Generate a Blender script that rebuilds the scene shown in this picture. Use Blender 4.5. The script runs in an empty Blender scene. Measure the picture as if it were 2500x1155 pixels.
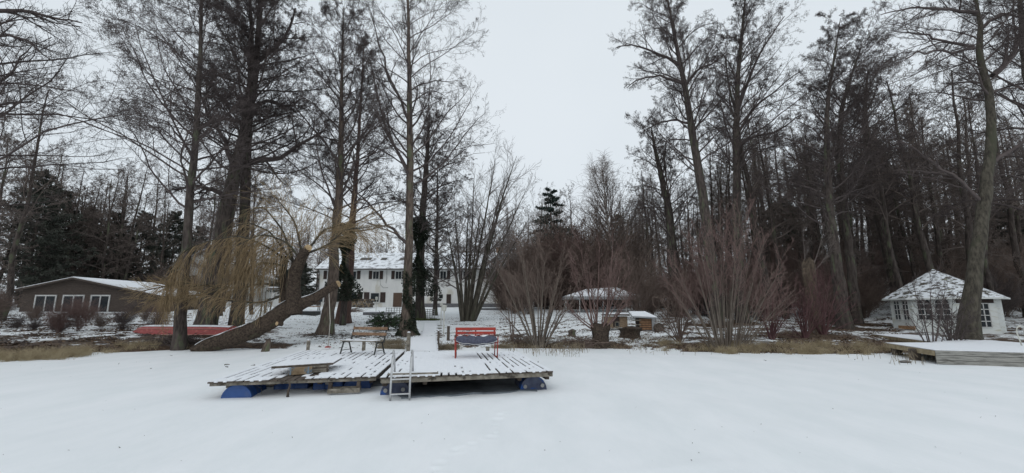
import bpy, math, random
import numpy as np
from math import radians, sin, cos, pi
from mathutils import Vector, Matrix

random.seed(7)
SC = bpy.context.scene
COL = SC.collection

# ------------------------------------------------------------------ camera
PITCH = math.atan(0.1693)
FPX = 1060.0
CAM_H = 1.75
cam_d = bpy.data.cameras.new('camera')
cam_d.sensor_width = 36.0
cam_d.lens = FPX / 2500.0 * 36.0
cam_d.clip_start = 0.05
cam_d.clip_end = 2000
cam = bpy.data.objects.new('camera', cam_d)
COL.objects.link(cam)
cam.location = (0, 0, CAM_H)
cam.rotation_euler = (pi / 2 + PITCH, 0, 0)
SC.camera = cam

# ------------------------------------------------------------------ sky + sun
SUN_EL, SUN_AZ = radians(48), radians(200)
wd = bpy.data.worlds.new('World'); SC.world = wd; wd.use_nodes = True
wn = wd.node_tree; wn.nodes.clear()
sky = wn.nodes.new('ShaderNodeTexSky'); sky.sky_type = 'NISHITA'; sky.sun_disc = False
sky.sun_elevation = SUN_EL; sky.sun_rotation = SUN_AZ
tc = wn.nodes.new('ShaderNodeTexCoord')
cn = wn.nodes.new('ShaderNodeTexNoise'); cn.inputs['Scale'].default_value = 1.6; cn.inputs['Detail'].default_value = 4
cn.inputs['Roughness'].default_value = 0.45
cr = wn.nodes.new('ShaderNodeValToRGB')
cr.color_ramp.elements[0].position = 0.3; cr.color_ramp.elements[0].color = (0.68, 0.745, 0.795, 1)
cr.color_ramp.elements[1].position = 0.7; cr.color_ramp.elements[1].color = (0.755, 0.81, 0.855, 1)
vs = wn.nodes.new('ShaderNodeVectorMath'); vs.operation = 'SCALE'; vs.inputs['Scale'].default_value = 10.5
mx = wn.nodes.new('ShaderNodeMix'); mx.data_type = 'RGBA'; mx.inputs['Factor'].default_value = 0.94
bg = wn.nodes.new('ShaderNodeBackground'); bg.inputs['Strength'].default_value = 0.1
wo = wn.nodes.new('ShaderNodeOutputWorld')
wn.links.new(tc.outputs['Generated'], cn.inputs['Vector'])
wn.links.new(cn.outputs['Fac'], cr.inputs['Fac'])
wn.links.new(cr.outputs['Color'], vs.inputs[0])
wn.links.new(sky.outputs['Color'], mx.inputs['A'])
wn.links.new(vs.outputs['Vector'], mx.inputs['B'])
wn.links.new(mx.outputs['Result'], bg.inputs['Color'])
wn.links.new(bg.outputs['Background'], wo.inputs['Surface'])

sd = bpy.data.lights.new('sun', 'SUN'); sd.energy = 0.5; sd.angle = radians(35); sd.color = (1.0, 0.97, 0.93)
sun = bpy.data.objects.new('sun', sd); COL.objects.link(sun)
az = SUN_AZ
sdir = Vector((sin(az) * cos(SUN_EL), cos(az) * cos(SUN_EL), sin(SUN_EL)))
sun.rotation_euler = sdir.to_track_quat('Z', 'Y').to_euler()
SC.view_settings.view_transform = 'Standard'; SC.view_settings.look = 'None'
SC.view_settings.exposure = 0.0; SC.view_settings.gamma = 1.0
SC.render.engine = 'CYCLES'
SC.cycles.max_bounces = 6; SC.cycles.diffuse_bounces = 3

# ------------------------------------------------------------------ projection helpers
CP, SP = cos(PITCH), sin(PITCH)
def ray(px, py):
    u = (px - 1250.0) / FPX; v = (577.5 - py) / FPX
    return (u, CP - v * SP, SP + v * CP)
def at(px, py, Y):
    d = ray(px, py); t = Y / d[1]
    return Vector((d[0] * t, Y, CAM_H + d[2] * t))
def top(px, py, z):
    d = ray(px, py); t = (z - CAM_H) / d[2]
    return Vector((d[0] * t, d[1] * t, z))
def sstep(a, b, x):
    t = np.clip((np.asarray(x, float) - a) / (b - a), 0, 1); return t * t * (3 - 2 * t)

SHX = np.array([-80, -26, -19.7, -18, -15.4, -12, -8.7, -3.4, 0, 2, 5.5, 9.5, 12.5, 15.5, 19, 26, 80.])
SHY = np.array([12, 14.5, 16.3, 18.4, 19.6, 20.3, 20.6, 20.4, 20.8, 20.6, 20.2, 18.3, 18.2, 18.0, 19.5, 18.5, 16.])
def shore(x): return np.interp(x, SHX, SHY)
def wav(x, y):
    return (np.sin(x * 1.3 + 2 * np.sin(y * .7)) + np.sin(y * 1.7 + 1.3 * np.sin(x * .9)) + .6 * np.sin(x * 3.1 + y * 2.3) + .5 * np.sin(x * 5.7 - y * 4.1 + 1))
def hgt(x, y):
    x = np.asarray(x, float); y = np.asarray(y, float)
    s = y - shore(x) + .25 * np.sin(x * 1.1) + .15 * np.sin(x * 2.7 + 1)
    z = -0.35 + 0.5 * sstep(-0.9, 0.8, s)
    z = z + 0.0515 * np.clip(s - .5, 0, 38)
    z = z + .012 * wav(x, y) * sstep(0, 2, s)
    hr = sstep(12, 40, x) * sstep(30, 75, y) * 7.5
    hl = sstep(-32, -60, x) * sstep(46, 90, y) * 3.0
    return z + hr + hl + sstep(75, 140, y) * 5
def gz(x, y): return float(hgt(x, y))
def gpx(px, py):
    d = ray(px, py)
    for i in range(1200):
        t = 10 + i * .08
        if CAM_H + d[2] * t <= gz(d[0] * t, d[1] * t): break
    return Vector((d[0] * t, d[1] * t, gz(d[0] * t, d[1] * t)))

# ------------------------------------------------------------------ object helpers
def tag(o, label=None, cat=None, group=None, kind=None):
    if label: o['label'] = label
    if cat: o['category'] = cat
    if group: o['group'] = group
    if kind: o['kind'] = kind
    return o
def empty(name, loc, rz=0.0, label=None, cat=None, group=None):
    o = bpy.data.objects.new(name, None); COL.objects.link(o)
    o.empty_display_size = .3
    o.location = loc; o.rotation_euler = (0, 0, rz)
    return tag(o, label, cat, group)
def link_mesh(name, me, mat, parent=None):
    if mat is not None and len(me.materials) == 0:
        me.materials.append(mat)
    o = bpy.data.objects.new(name, me); COL.objects.link(o)
    if parent is not None: o.parent = parent
    return o
def np_mesh(name, V, Q=None, T=None, smooth=True):
    me = bpy.data.meshes.new(name)
    V = np.asarray(V, np.float32).reshape(-1, 3)
    me.vertices.add(len(V)); me.vertices.foreach_set('co', V.ravel())
    parts = []; tot = []
    if Q is not None and len(Q): parts.append(np.asarray(Q, np.int32).ravel()); tot.append(np.full(len(Q), 4, np.int32))
    if T is not None and len(T): parts.append(np.asarray(T, np.int32).ravel()); tot.append(np.full(len(T), 3, np.int32))
    loops = np.concatenate(parts); totals = np.concatenate(tot)
    starts = np.concatenate([[0], np.cumsum(totals)[:-1]]).astype(np.int32)
    me.loops.add(len(loops)); me.loops.foreach_set('vertex_index', loops)
    me.polygons.add(len(totals)); me.polygons.foreach_set('loop_start', starts)
    try: me.polygons.foreach_set('loop_total', totals)
    except Exception: pass
    if smooth: me.polygons.foreach_set('use_smooth', np.ones(len(totals), bool))
    me.update(calc_edges=True)
    return me
def copy_tree(o, parent=None):
    c = o.copy(); COL.objects.link(c)
    if parent is not None: c.parent = parent
    for ch in list(o.children): copy_tree(ch, c)
    return c

class MB:
    def __init__(s): s.v = []; s.f = []; s.sm = []
    def add(s, vs, fs, smooth=False):
        b = len(s.v); s.v += [tuple(v) for v in vs]
        for f in fs: s.f.append(tuple(b + i for i in f)); s.sm.append(smooth)
        return s
    def box(s, c, d, rz=0, rx=0, ry=0):
        M = Matrix.Rotation(rz, 3, 'Z') @ Matrix.Rotation(ry, 3, 'Y') @ Matrix.Rotation(rx, 3, 'X')
        c = Vector(c)
        vs = [c + M @ Vector((x * d[0] / 2, y * d[1] / 2, z * d[2] / 2)) for x, y, z in
              ((-1, -1, -1), (1, -1, -1), (1, 1, -1), (-1, 1, -1), (-1, -1, 1), (1, -1, 1), (1, 1, 1), (-1, 1, 1))]
        return s.add(vs, [(0, 3, 2, 1), (4, 5, 6, 7), (0, 1, 5, 4), (1, 2, 6, 5), (2, 3, 7, 6), (3, 0, 4, 7)])
    def bar(s, a, b, w, h, roll_up=(0, 0, 1)):
        a = Vector(a); b = Vector(b); t = (b - a).normalized(); up = Vector(roll_up)
        if abs(t.dot(up)) > .98: up = Vector((0, 1, 0))
        sx = t.cross(up).normalized() * w / 2; uz = sx.cross(t).normalized() * h / 2
        vs = [p + i * sx + j * uz for p in (a, b) for i, j in ((-1, -1), (1, -1), (1, 1), (-1, 1))]
        return s.add(vs, [(0, 1, 2, 3), (7, 6, 5, 4), (0, 4, 5, 1), (1, 5, 6, 2), (2, 6, 7, 3), (3, 7, 4, 0)])
    def slab(s, poly, z0, z1):
        n = len(poly)
        vs = [(p[0], p[1], z0) for p in poly] + [(p[0], p[1], z1) for p in poly]
        return s.add(vs, [tuple(range(n))[::-1], tuple(range(n, 2 * n))] + [(i, (i + 1) % n, n + (i + 1) % n, n + i) for i in range(n)])
    def tube(s, pts, r, S=8, cap=True):
        pts = [Vector(p) for p in pts]; n = len(pts)
        rr = r if hasattr(r, '__len__') else [r] * n
        vs = []
        ref = Vector((0, 0, 1)) if abs((pts[-1] - pts[0]).normalized().z) < .9 else Vector((1, 0, 0))
        for i in range(n):
            t = (pts[min(i + 1, n - 1)] - pts[max(i - 1, 0)]).normalized()
            if abs(t.dot(ref)) > .97: r2 = Vector((0, 1, 0))
            else: r2 = ref
            a = t.cross(r2).normalized(); b = t.cross(a).normalized()
            for k in range(S):
                th = 2 * pi * k / S
                vs.append(pts[i] + rr[i] * (cos(th) * a + sin(th) * b))
        fs = [(i * S + k, i * S + (k + 1) % S, (i + 1) * S + (k + 1) % S, (i + 1) * S + k) for i in range(n - 1) for k in range(S)]
        s.add(vs, fs, True)
        if cap:
            b = len(s.v) - n * S
            s.f.append(tuple(b + k for k in range(S))[::-1]); s.sm.append(False)
            s.f.append(tuple(b + (n - 1) * S + k for k in range(S))); s.sm.append(False)
        return s
    def lathe(s, c, prof, S=16, axis=None):
        c = Vector(c); vs = []
        q = Vector(axis).to_track_quat('Z', 'Y').to_matrix() if axis else Matrix.Identity(3)
        for r, z in prof:
            for k in range(S):
                vs.append(c + q @ Vector((r * cos(2 * pi * k / S), r * sin(2 * pi * k / S), z)))
        n = len(prof)
        fs = [(i * S + k, i * S + (k + 1) % S, (i + 1) * S + (k + 1) % S, (i + 1) * S + k) for i in range(n - 1) for k in range(S)]
        fs += [tuple(range(S))[::-1], tuple((n - 1) * S + k for k in range(S))]
        return s.add(vs, fs)
    def build(s, name, mat, parent=None, bevel=0.0, rel=None):
        me = bpy.data.meshes.new(name)
        v = s.v if rel is None else [(p[0] - rel[0], p[1] - rel[1], p[2] - rel[2]) for p in s.v]
        me.from_pydata(v, [], s.f); me.polygons.foreach_set('use_smooth', s.sm); me.update()
        o = link_mesh(name, me, mat, parent)
        if bevel:
            m = o.modifiers.new('bevel', 'BEVEL'); m.width = bevel; m.segments = 2; m.limit_method = 'ANGLE'
        return o

# ------------------------------------------------------------------ materials
def mat(name, c1, c2=None, scale=5.0, rough=.85, stretch=(1, 1, 1), bump=0.0, bscale=None, detail=5, lo=.35, hi=.65, metal=0.0,
        c3=None, s3=2.0, t3=(.55, .65), spec=.3, coords='Object'):
    m = bpy.data.materials.new(name); m.use_nodes = True; nt = m.node_tree
    b = nt.nodes['Principled BSDF']; b.inputs['Roughness'].default_value = rough; b.inputs['Metallic'].default_value = metal
    b.inputs['Specular IOR Level'].default_value = spec
    b.inputs['Base Color'].default_value = (*c1, 1)
    tcn = nt.nodes.new('ShaderNodeTexCoord'); mp = nt.nodes.new('ShaderNodeMapping'); mp.inputs['Scale'].default_value = stretch
    nt.links.new(tcn.outputs[coords], mp.inputs['Vector'])
    def noise(sc, d=detail):
        n = nt.nodes.new('ShaderNodeTexNoise'); n.inputs['Scale'].default_value = sc; n.inputs['Detail'].default_value = d
        n.inputs['Roughness'].default_value = .6
        nt.links.new(mp.outputs['Vector'], n.inputs['Vector']); return n
    if c2 is not None:
        n = noise(scale); r = nt.nodes.new('ShaderNodeValToRGB')
        r.color_ramp.elements[0].position = lo; r.color_ramp.elements[0].color = (*c1, 1)
        r.color_ramp.elements[1].position = hi; r.color_ramp.elements[1].color = (*c2, 1)
        nt.links.new(n.outputs['Fac'], r.inputs['Fac']); out = r.outputs['Color']
        if c3 is not None:
            n3 = noise(s3); r3 = nt.nodes.new('ShaderNodeValToRGB')
            r3.color_ramp.elements[0].position = t3[0]; r3.color_ramp.elements[0].color = (0, 0, 0, 1)
            r3.color_ramp.elements[1].position = t3[1]; r3.color_ramp.elements[1].color = (1, 1, 1, 1)
            nt.links.new(n3.outputs['Fac'], r3.inputs['Fac'])
            x = nt.nodes.new('ShaderNodeMix'); x.data_type = 'RGBA'; x.inputs['B'].default_value = (*c3, 1)
            nt.links.new(r3.outputs['Color'], x.inputs['Factor']); nt.links.new(out, x.inputs['A']); out = x.outputs['Result']
        nt.links.new(out, b.inputs['Base Color'])
    if bump:
        n = noise(bscale or scale * 2); bp = nt.nodes.new('ShaderNodeBump'); bp.inputs['Strength'].default_value = bump
        bp.inputs['Distance'].default_value = .02
        nt.links.new(n.outputs['Fac'], bp.inputs['Height']); nt.links.new(bp.outputs['Normal'], b.inputs['Normal'])
    return m

SNOW = (.80, .83, .86)
M = {}
M['snow'] = mat('snow', (.80, .825, .865), (.86, .875, .90), 9, .7, bump=.25, bscale=22, spec=.25)
M['bark'] = mat('bark', (.036, .029, .026), (.105, .085, .075), 9, .95, (1, 1, .25), bump=1.0, bscale=16, c3=(.10, .11, .07), s3=3)
M['bark_pale'] = mat('bark_pale', (.060, .046, .038), (.165, .128, .104), 11, .95, (1, 1, .22), bump=.9, bscale=16, c3=(.12, .13, .08), s3=2.5)
M['bark_red'] = mat('bark_red', (.075, .045, .038), (.150, .096, .080), 10, .95, (1.4, 1.4, .12), bump=1.0, bscale=14)
M['bark_green'] = mat('bark_green', (.036, .031, .025), (.105, .093, .072), 9, .95, (1, 1, .3), bump=.9, bscale=14, c3=(.062, .062, .042), s3=2)
M['willow_bark'] = mat('willow_bark', (.028, .020, .016), (.090, .067, .050), 13, .95, (1, 1, 1), bump=1.0, bscale=18, c3=(.085, .085, .05), s3=2.4, t3=(.6, .75))
M['birch'] = mat('birch', (.45, .42, .40), (.09, .08, .07), 5, .8, (1, 1, 2.0), lo=.52, hi=.62)
M['twig'] = mat('twig', (.070, .056, .054), (.115, .093, .088), 3, .9)
M['twig_brown'] = mat('twig_brown', (.13, .094, .078), (.21, .16, .135), 2, .9)
M['twig_red'] = mat('twig_red', (.135, .085, .075), (.22, .15, .135), 2, .9)
M['stem_grey'] = mat('stem_grey', (.10, .08, .066), (.17, .145, .12), 3, .9)
M['snag'] = mat('snag_wood', (.045, .034, .026), (.125, .095, .07), 9, .95, (1, 1, .4), bump=1, bscale=14)
M['twig_dogwood'] = mat('twig_dogwood', (.085, .042, .044), (.145, .080, .080), 2, .9)
M['twig_wood'] = mat('twig_wood', (.108, .086, .076), (.18, .145, .128), 2, .9)
M['twig_grey'] = mat('twig_grey', (.12, .10, .092), (.20, .17, .155), 2, .9)
M['withe'] = mat('withe', (.215, .155, .085), (.38, .28, .165), 3, .8)
M['needle'] = mat('needle', (.025, .042, .036), (.055, .078, .066), 1.2, .8, coords='Object')
M['needle_dark'] = mat('needle_dark', (.042, .050, .040), (.085, .088, .070), 1.0, .8)
M['ivy'] = mat('ivy', (.012, .018, .011), (.035, .045, .026), 4, .6)
M['leaf'] = mat('leaf_green', (.02, .04, .018), (.06, .095, .045), 6, .5)
M['litter'] = mat('litter', (.07, .042, .028), (.19, .135, .09), 3, .95, c3=(.035, .028, .022), s3=5)
M['drygrass'] = mat('drygrass', (.27, .21, .125), (.50, .42, .28), 4, .95)
M['reed'] = mat('reed', (.16, .13, .09), (.34, .28, .19), 4, .9)
M['greengrass'] = mat('greengrass', (.06, .085, .03), (.14, .16, .07), 4, .95)
M['wood_grey'] = mat('wood_grey', (.13, .115, .09), (.30, .27, .225), 7, .9, (1, 1, 1), bump=.5, bscale=30, c3=(.065, .055, .045), s3=6)
M['wood_dark'] = mat('wood_dark', (.055, .043, .036), (.13, .105, .085), 9, .9, bump=.5, bscale=30)
M['plank_grey'] = mat('plank_grey', (.20, .195, .18), (.36, .35, .32), 3, .85, (1, 1, 10), bump=.4, bscale=12, c3=(.10, .095, .085), s3=2.5)
M['jetty_side'] = mat('jetty_side', (.22, .17, .10), (.36, .30, .20), 6, .9, bump=.4, bscale=25)
M['bench_brown'] = mat('bench_brown', (.15, .085, .050), (.26, .165, .105), 6, .7, (1, 1, 1), bump=.3, bscale=30, c3=(.05, .04, .035), s3=9, t3=(.58, .66))
M['crate_wood'] = mat('crate_wood', (.20, .14, .085), (.34, .26, .17), 7, .85, c3=(.11, .15, .19), s3=7, t3=(.55, .6))
M['red'] = mat('red_paint', (.40, .048, .032), (.28, .040, .032), 8, .65, c3=(.11, .06, .06), s3=7, t3=(.56, .66), bump=.15, bscale=40)
M['redmetal'] = mat('red_metal', (.44, .06, .04), (.30, .05, .04), 12, .6, c3=(.08, .05, .05), s3=14, t3=(.55, .65))
M['cushion'] = mat('cushion', (.060, .063, .092), (.10, .105, .145), 18, .95, bump=.3, bscale=70)
M['white_trim'] = mat('white_trim', (.62, .62, .60), (.5, .5, .49), 10, .7)
M['black_metal'] = mat('black_metal', (.025, .028, .028), (.05, .05, .048), 10, .6)
M['steel'] = mat('steel', (.50, .50, .50), (.62, .62, .62), 10, .35, metal=.85)
M['blue'] = mat('blue_plastic', (.020, .070, .23), (.032, .092, .28), 4, .45, bump=.1, bscale=8, c3=(.06, .10, .22), s3=5, t3=(.5, .75), spec=.5)
M['blue_dusty'] = mat('blue_dusty', (.045, .055, .10), (.10, .115, .17), 5, .6, c3=(.02, .08, .28), s3=1.6, t3=(.55, .6), spec=.4)
M['cap'] = mat('bung_grey', (.30, .30, .29), (.42, .41, .40), 20, .6)
M['boat'] = mat('boat_red', (.36, .085, .085), (.28, .065, .062), 3, .6, c3=(.50, .16, .14), s3=6, t3=(.5, .7))
M['boat_trim'] = mat('boat_trim', (.45, .30, .25), (.36, .22, .18), 8, .7)
M['cut'] = mat('cut_wood', (.36, .25, .14), (.50, .37, .22), 14, .9, (1, 1, 1))
M['ice'] = mat('deck_shade', (.08, .095, .11), (.20, .225, .25), 2.2, .5, bump=.15, bscale=6, spec=.4)  # dark colour that stands in for the shade under the decks
M['wall'] = mat('render_white', (.66, .66, .645), (.74, .74, .72), 1.2, .9, (1, 1, .5), bump=.2, bscale=12, c3=(.58, .56, .50), s3=.6)
M['wall_yellow'] = mat('render_yellow', (.60, .53, .36), (.66, .61, .46), 1.4, .9)
M['plinth'] = mat('plinth', (.12, .12, .13), (.18, .18, .185), 4, .9)
M['shutter'] = mat('shutter', (.035, .024, .022), (.06, .042, .036), 8, .75)
M['door'] = mat('door', (.08, .05, .038), (.13, .085, .06), 8, .75, (6, 1, 1))
M['frame_white'] = mat('frame_white', (.66, .66, .65), (.52, .52, .50), 9, .7)
M['glass'] = mat('glass', (.018, .022, .026), (.035, .04, .044), 1.4, .35, spec=.15)
M['gutter'] = mat('gutter', (.06, .055, .05), (.09, .08, .07), 6, .6)
M['chimney'] = mat('chimney_brick', (.26, .16, .10), (.36, .24, .16), 12, .9)
M['cabin'] = mat('cabin_boards', (.055, .043, .037), (.12, .095, .080), 3, .9, (1, 1, 14), bump=.5, bscale=5)
M['gazebo'] = mat('gazebo_boards', (.66, .68, .66), (.74, .76, .74), 2.5, .8, (1, 1, 8), bump=.25, bscale=4, c3=(.52, .50, .40), s3=1.1, t3=(.56, .70))
M['tent'] = mat('tent_sheet', (.55, .56, .56), (.62, .63, .63), 3, .8)
M['valance'] = mat('valance', (.30, .32, .33), (.36, .37, .38), 4, .8)
M['osb'] = mat('osb', (.17, .12, .08), (.29, .215, .145), 16, .9)
M['slat_orange'] = mat('slat_orange', (.21, .115, .065), (.32, .19, .11), 8, .85)
M['stone'] = mat('stone', (.10, .095, .09), (.22, .20, .18), 9, .9, bump=.6, bscale=12)
M['rust'] = mat('rust_metal', (.30, .17, .09), (.45, .28, .16), 8, .8)
M['lamp'] = mat('lamp_white', (.60, .60, .56), (.50, .49, .42), 9, .6)
M['worn_blue'] = mat('worn_blue', (.16, .24, .32), (.24, .24, .22), 20, .7)
M['rope'] = mat('rope', (.42, .40, .36), (.55, .52, .47), 30, .9)
M['fence'] = mat('fence_grey', (.30, .30, .29), (.40, .40, .39), 14, .85)

def roof_mat(name, snowlo, snowhi, base, scale, stretch=(1, 1, 1), third=None):
    return mat(name, base, SNOW, scale, .8, stretch, bump=.6, bscale=scale * 2.5, lo=snowlo, hi=snowhi, detail=7, c3=third, s3=1.3, t3=(.60, .68))
M['roof'] = roof_mat('roof_snowy_tiles', .32, .52, (.13, .125, .13), 1.6, (1, 1, 1))
M['roof_thin'] = roof_mat('roof_thin_snow', .40, .62, (.17, .17, .18), 2.0)
M['roof_gaz'] = roof_mat('roof_mossy_snow', .42, .50, (.085, .075, .06), 3.2, (.9, .9, 2.4), third=(.17, .17, .09))

# ground: snow over leaf litter, the mix set by a per-vertex "bare" amount
def ground_mat():
    m = bpy.data.materials.new('ground_snow_litter'); m.use_nodes = True; nt = m.node_tree
    b = nt.nodes['Principled BSDF']; b.inputs['Roughness'].default_value = .85; b.inputs['Specular IOR Level'].default_value = .2
    tcn = nt.nodes.new('ShaderNodeTexCoord')
    def noise(sc, d=6, r=.65):
        n = nt.nodes.new('ShaderNodeTexNoise'); n.inputs['Scale'].default_value = sc; n.inputs['Detail'].default_value = d
        n.inputs['Roughness'].default_value = r; nt.links.new(tcn.outputs['Object'], n.inputs['Vector']); return n
    at_ = nt.nodes.new('ShaderNodeAttribute'); at_.attribute_name = 'bare'
    n1 = noise(1.15, 9, .78); n2 = noise(8, 4)
    add = nt.nodes.new('ShaderNodeMath'); add.operation = 'ADD'
    nt.links.new(n1.outputs['Fac'], add.inputs[0]); nt.links.new(at_.outputs['Fac'], add.inputs[1])
    r = nt.nodes.new('ShaderNodeValToRGB')
    r.color_ramp.elements[0].position = .60; r.color_ramp.elements[0].color = (0, 0, 0, 1)
    r.color_ramp.elements[1].position = .66; r.color_ramp.elements[1].color = (1, 1, 1, 1)
    nt.links.new(add.outputs[0], r.inputs['Fac'])
    lit = nt.nodes.new('ShaderNodeValToRGB')
    lit.color_ramp.elements[0].position = .35; lit.color_ramp.elements[0].color = (.035, .027, .020, 1)
    lit.color_ramp.elements[1].position = .68; lit.color_ramp.elements[1].color = (.15, .105, .07, 1)
    e = lit.color_ramp.elements.new(.52); e.color = (.085, .055, .038, 1)
    nt.links.new(n2.outputs['Fac'], lit.inputs['Fac'])
    sn = nt.nodes.new('ShaderNodeValToRGB')
    sn.color_ramp.elements[0].position = .3; sn.color_ramp.elements[0].color = (.70, .74, .74, 1)
    sn.color_ramp.elements[1].position = .7; sn.color_ramp.elements[1].color = (.86, .875, .90, 1)
    n3 = noise(3.5, 6); nt.links.new(n3.outputs['Fac'], sn.inputs['Fac'])
    x = nt.nodes.new('ShaderNodeMix'); x.data_type = 'RGBA'
    nt.links.new(r.outputs['Color'], x.inputs['Factor']); nt.links.new(sn.outputs['Color'], x.inputs['A']); nt.links.new(lit.outputs['Color'], x.inputs['B'])
    nt.links.new(x.outputs['Result'], b.inputs['Base Color'])
    bp = nt.nodes.new('ShaderNodeBump'); bp.inputs['Strength'].default_value = .7; bp.inputs['Distance'].default_value = .05
    nt.links.new(n1.outputs['Fac'], bp.inputs['Height']); nt.links.new(bp.outputs['Normal'], b.inputs['Normal'])
    return m
M['ground'] = ground_mat()
M['icesnow'] = mat('lake_snow', (.785, .815, .83), (.85, .868, .885), 1.1, .75, (1, .40, 1), bump=.45, bscale=7, spec=.2, detail=8)
M['path'] = mat('path_snow', (.80, .825, .86), (.86, .875, .90), 3, .8, bump=.3, bscale=9)

# ------------------------------------------------------------------ terrain
def grid_mesh(name, xs, ys, fz, m, bare=None):
    X, Y = np.meshgrid(xs, ys); Z = fz(X, Y)
    V = np.stack([X, Y, Z], -1).reshape(-1, 3)
    nx, ny = len(xs), len(ys)
    i = np.arange(ny - 1)[:, None] * nx + np.arange(nx - 1)[None, :]
    Q = np.stack([i, i + 1, i + 1 + nx, i + nx], -1).reshape(-1, 4)
    me = np_mesh(name, V, Q)
    if bare is not None:
        a = me.attributes.new('bare', 'FLOAT', 'POINT'); a.data.foreach_set('value', bare(X, Y).astype(np.float32).ravel())
    o = link_mesh(name, me, m); return o
prints = []
_r = random.Random(3)
for (px, py) in ((1062, 1148), (1075, 1130), (1110, 1100), (1120, 1096), (1197, 1068), (1207, 1058), (1208, 1037), (1222, 1014), (1228, 1012), (1150, 1085), (1215, 1024), (1232, 1008)):
    p = top(px, py, 0); prints.append((p.x, p.y, _r.uniform(.05, .085)))
drag = [top(1105, 972, 0), top(1190, 1000, 0)]
def ice_h(x, y):
    z = .010 * np.sin(x * .8 + 1.2 * np.sin(y * .6)) * np.sin(y * .9 + .5 * x) + .004 * wav(x * 1.3, y * 1.5) - .004
    for (a, b, r) in prints:
        d2 = ((x - a) ** 2 + ((y - b) * .8) ** 2) / r ** 2
        z = z - .009 * np.exp(-d2 * 1.2) + .006 * np.exp(-(np.sqrt(d2) - 1.5) ** 2 * 4)
    # long wind ripple
    z = z + .012 * np.exp(-((y - 5.2 - .25 * (x - 1.6)) / .16) ** 2) * np.exp(-((x - 1.8) / .9) ** 2)
    z = z - .006 * np.exp(-((y - (drag[0].y + (x - drag[0].x) * (drag[1].y - drag[0].y) / (drag[1].x - drag[0].x))) / .03) ** 2) * (x > drag[0].x) * (x < drag[1].x)
    return z
xs = np.concatenate([np.linspace(-120, -30, 30), np.linspace(-29, -4, 60), np.linspace(-3.9, 4, 240), np.linspace(4.2, 30, 60), np.linspace(32, 120, 30)])
ys = np.concatenate([np.linspace(-40, 1, 14), np.linspace(1.2, 3, 20), np.linspace(3.03, 9.5, 200), np.linspace(9.6, 24, 60)])
o = grid_mesh('ice', xs, ys, ice_h, M['icesnow']); tag(o, kind='structure')

TREEBASES = []
for _px, _Y in ((437, 19.8), (500, 25), (575, 26), (792, 25.5), (835, 33), (995, 25), (1130, 35), (1310, 20.9), (1465, 20.8), (1775, 19.3), (2060, 28),
                (2090, 31), (2362, 20), (1745, 30), (1810, 32), (2000, 24), (1950, 23), (560, 20.4), (1025, 38)):
    _p = at(_px, 800, _Y); TREEBASES.append((_p.x, _p.y, 1.4))
def bare_amount(X, Y):
    s = Y - shore(X)
    b = np.full(X.shape, -.06)
    b += .17 * np.exp(-((s - .6) / .7) ** 2) * (.55 + .45 * np.sin(X * 1.7 + 2 * np.sin(X * .37)))                # bank edge
    left = sstep(-12.5, -15, X) * sstep(34, 28, Y); b += .17 * left
    b += .12 * sstep(-8, -11, X) * np.exp(-((s - 2) / 3) ** 2)
    right = sstep(5.0, 9.5, X) * sstep(60, 26, Y) * .18; b += right
    b += .10 * sstep(1.0, 2.2, X) * np.exp(-((s - 1.2) / 1.6) ** 2)
    lawn = sstep(-13, -10.5, X) * sstep(-1.5, -3.5, X) * sstep(21.5, 23, Y) * sstep(50, 40, Y); b -= .09 * lawn
    b += .05 * sstep(-2, -.5, X) * sstep(8, 6, X) * sstep(26, 29, Y)
    far = sstep(50, 60, Y); b += .10 * far
    for (tx, ty, r) in TREEBASES:
        b += .26 * np.exp(-(((X - tx) / r) ** 2 + ((Y - ty) / r) ** 2))
    return b

# ------------------------------------------------------------------ vectorised branches
def tubes(P, R, S):
    N, K, _ = P.shape
    T = np.empty_like(P); T[:, 1:-1] = P[:, 2:] - P[:, :-2]; T[:, 0] = P[:, 1] - P[:, 0]; T[:, -1] = P[:, -1] - P[:, -2]
    T /= np.linalg.norm(T, axis=-1, keepdims=True) + 1e-9
    mt = np.abs((P[:, -1] - P[:, 0])); mt /= np.linalg.norm(mt, axis=-1, keepdims=True) + 1e-9
    ref = np.where((mt[:, 2:3] > .75), np.array([[1., .13, 0]]), np.array([[.05, .08, 1.]]))[:, None, :]
    A = np.cross(T, np.broadcast_to(ref, T.shape)); A /= np.linalg.norm(A, axis=-1, keepdims=True) + 1e-9
    B = np.cross(T, A)
    th = 2 * np.pi * np.arange(S) / S
    V = P[:, :, None, :] + R[:, :, None, None] * (np.cos(th)[None, None, :, None] * A[:, :, None, :] + np.sin(th)[None, None, :, None] * B[:, :, None, :])
    base = (np.arange(N)[:, None, None] * K + np.arange(K - 1)[None, :, None]) * S
    k = np.arange(S)[None, None, :]; k2 = (k + 1) % S
    Q = np.stack([base + k, base + k2, base + S + k2, base + S + k], -1).reshape(-1, 4)
    return V.reshape(-1, 3), Q
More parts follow.
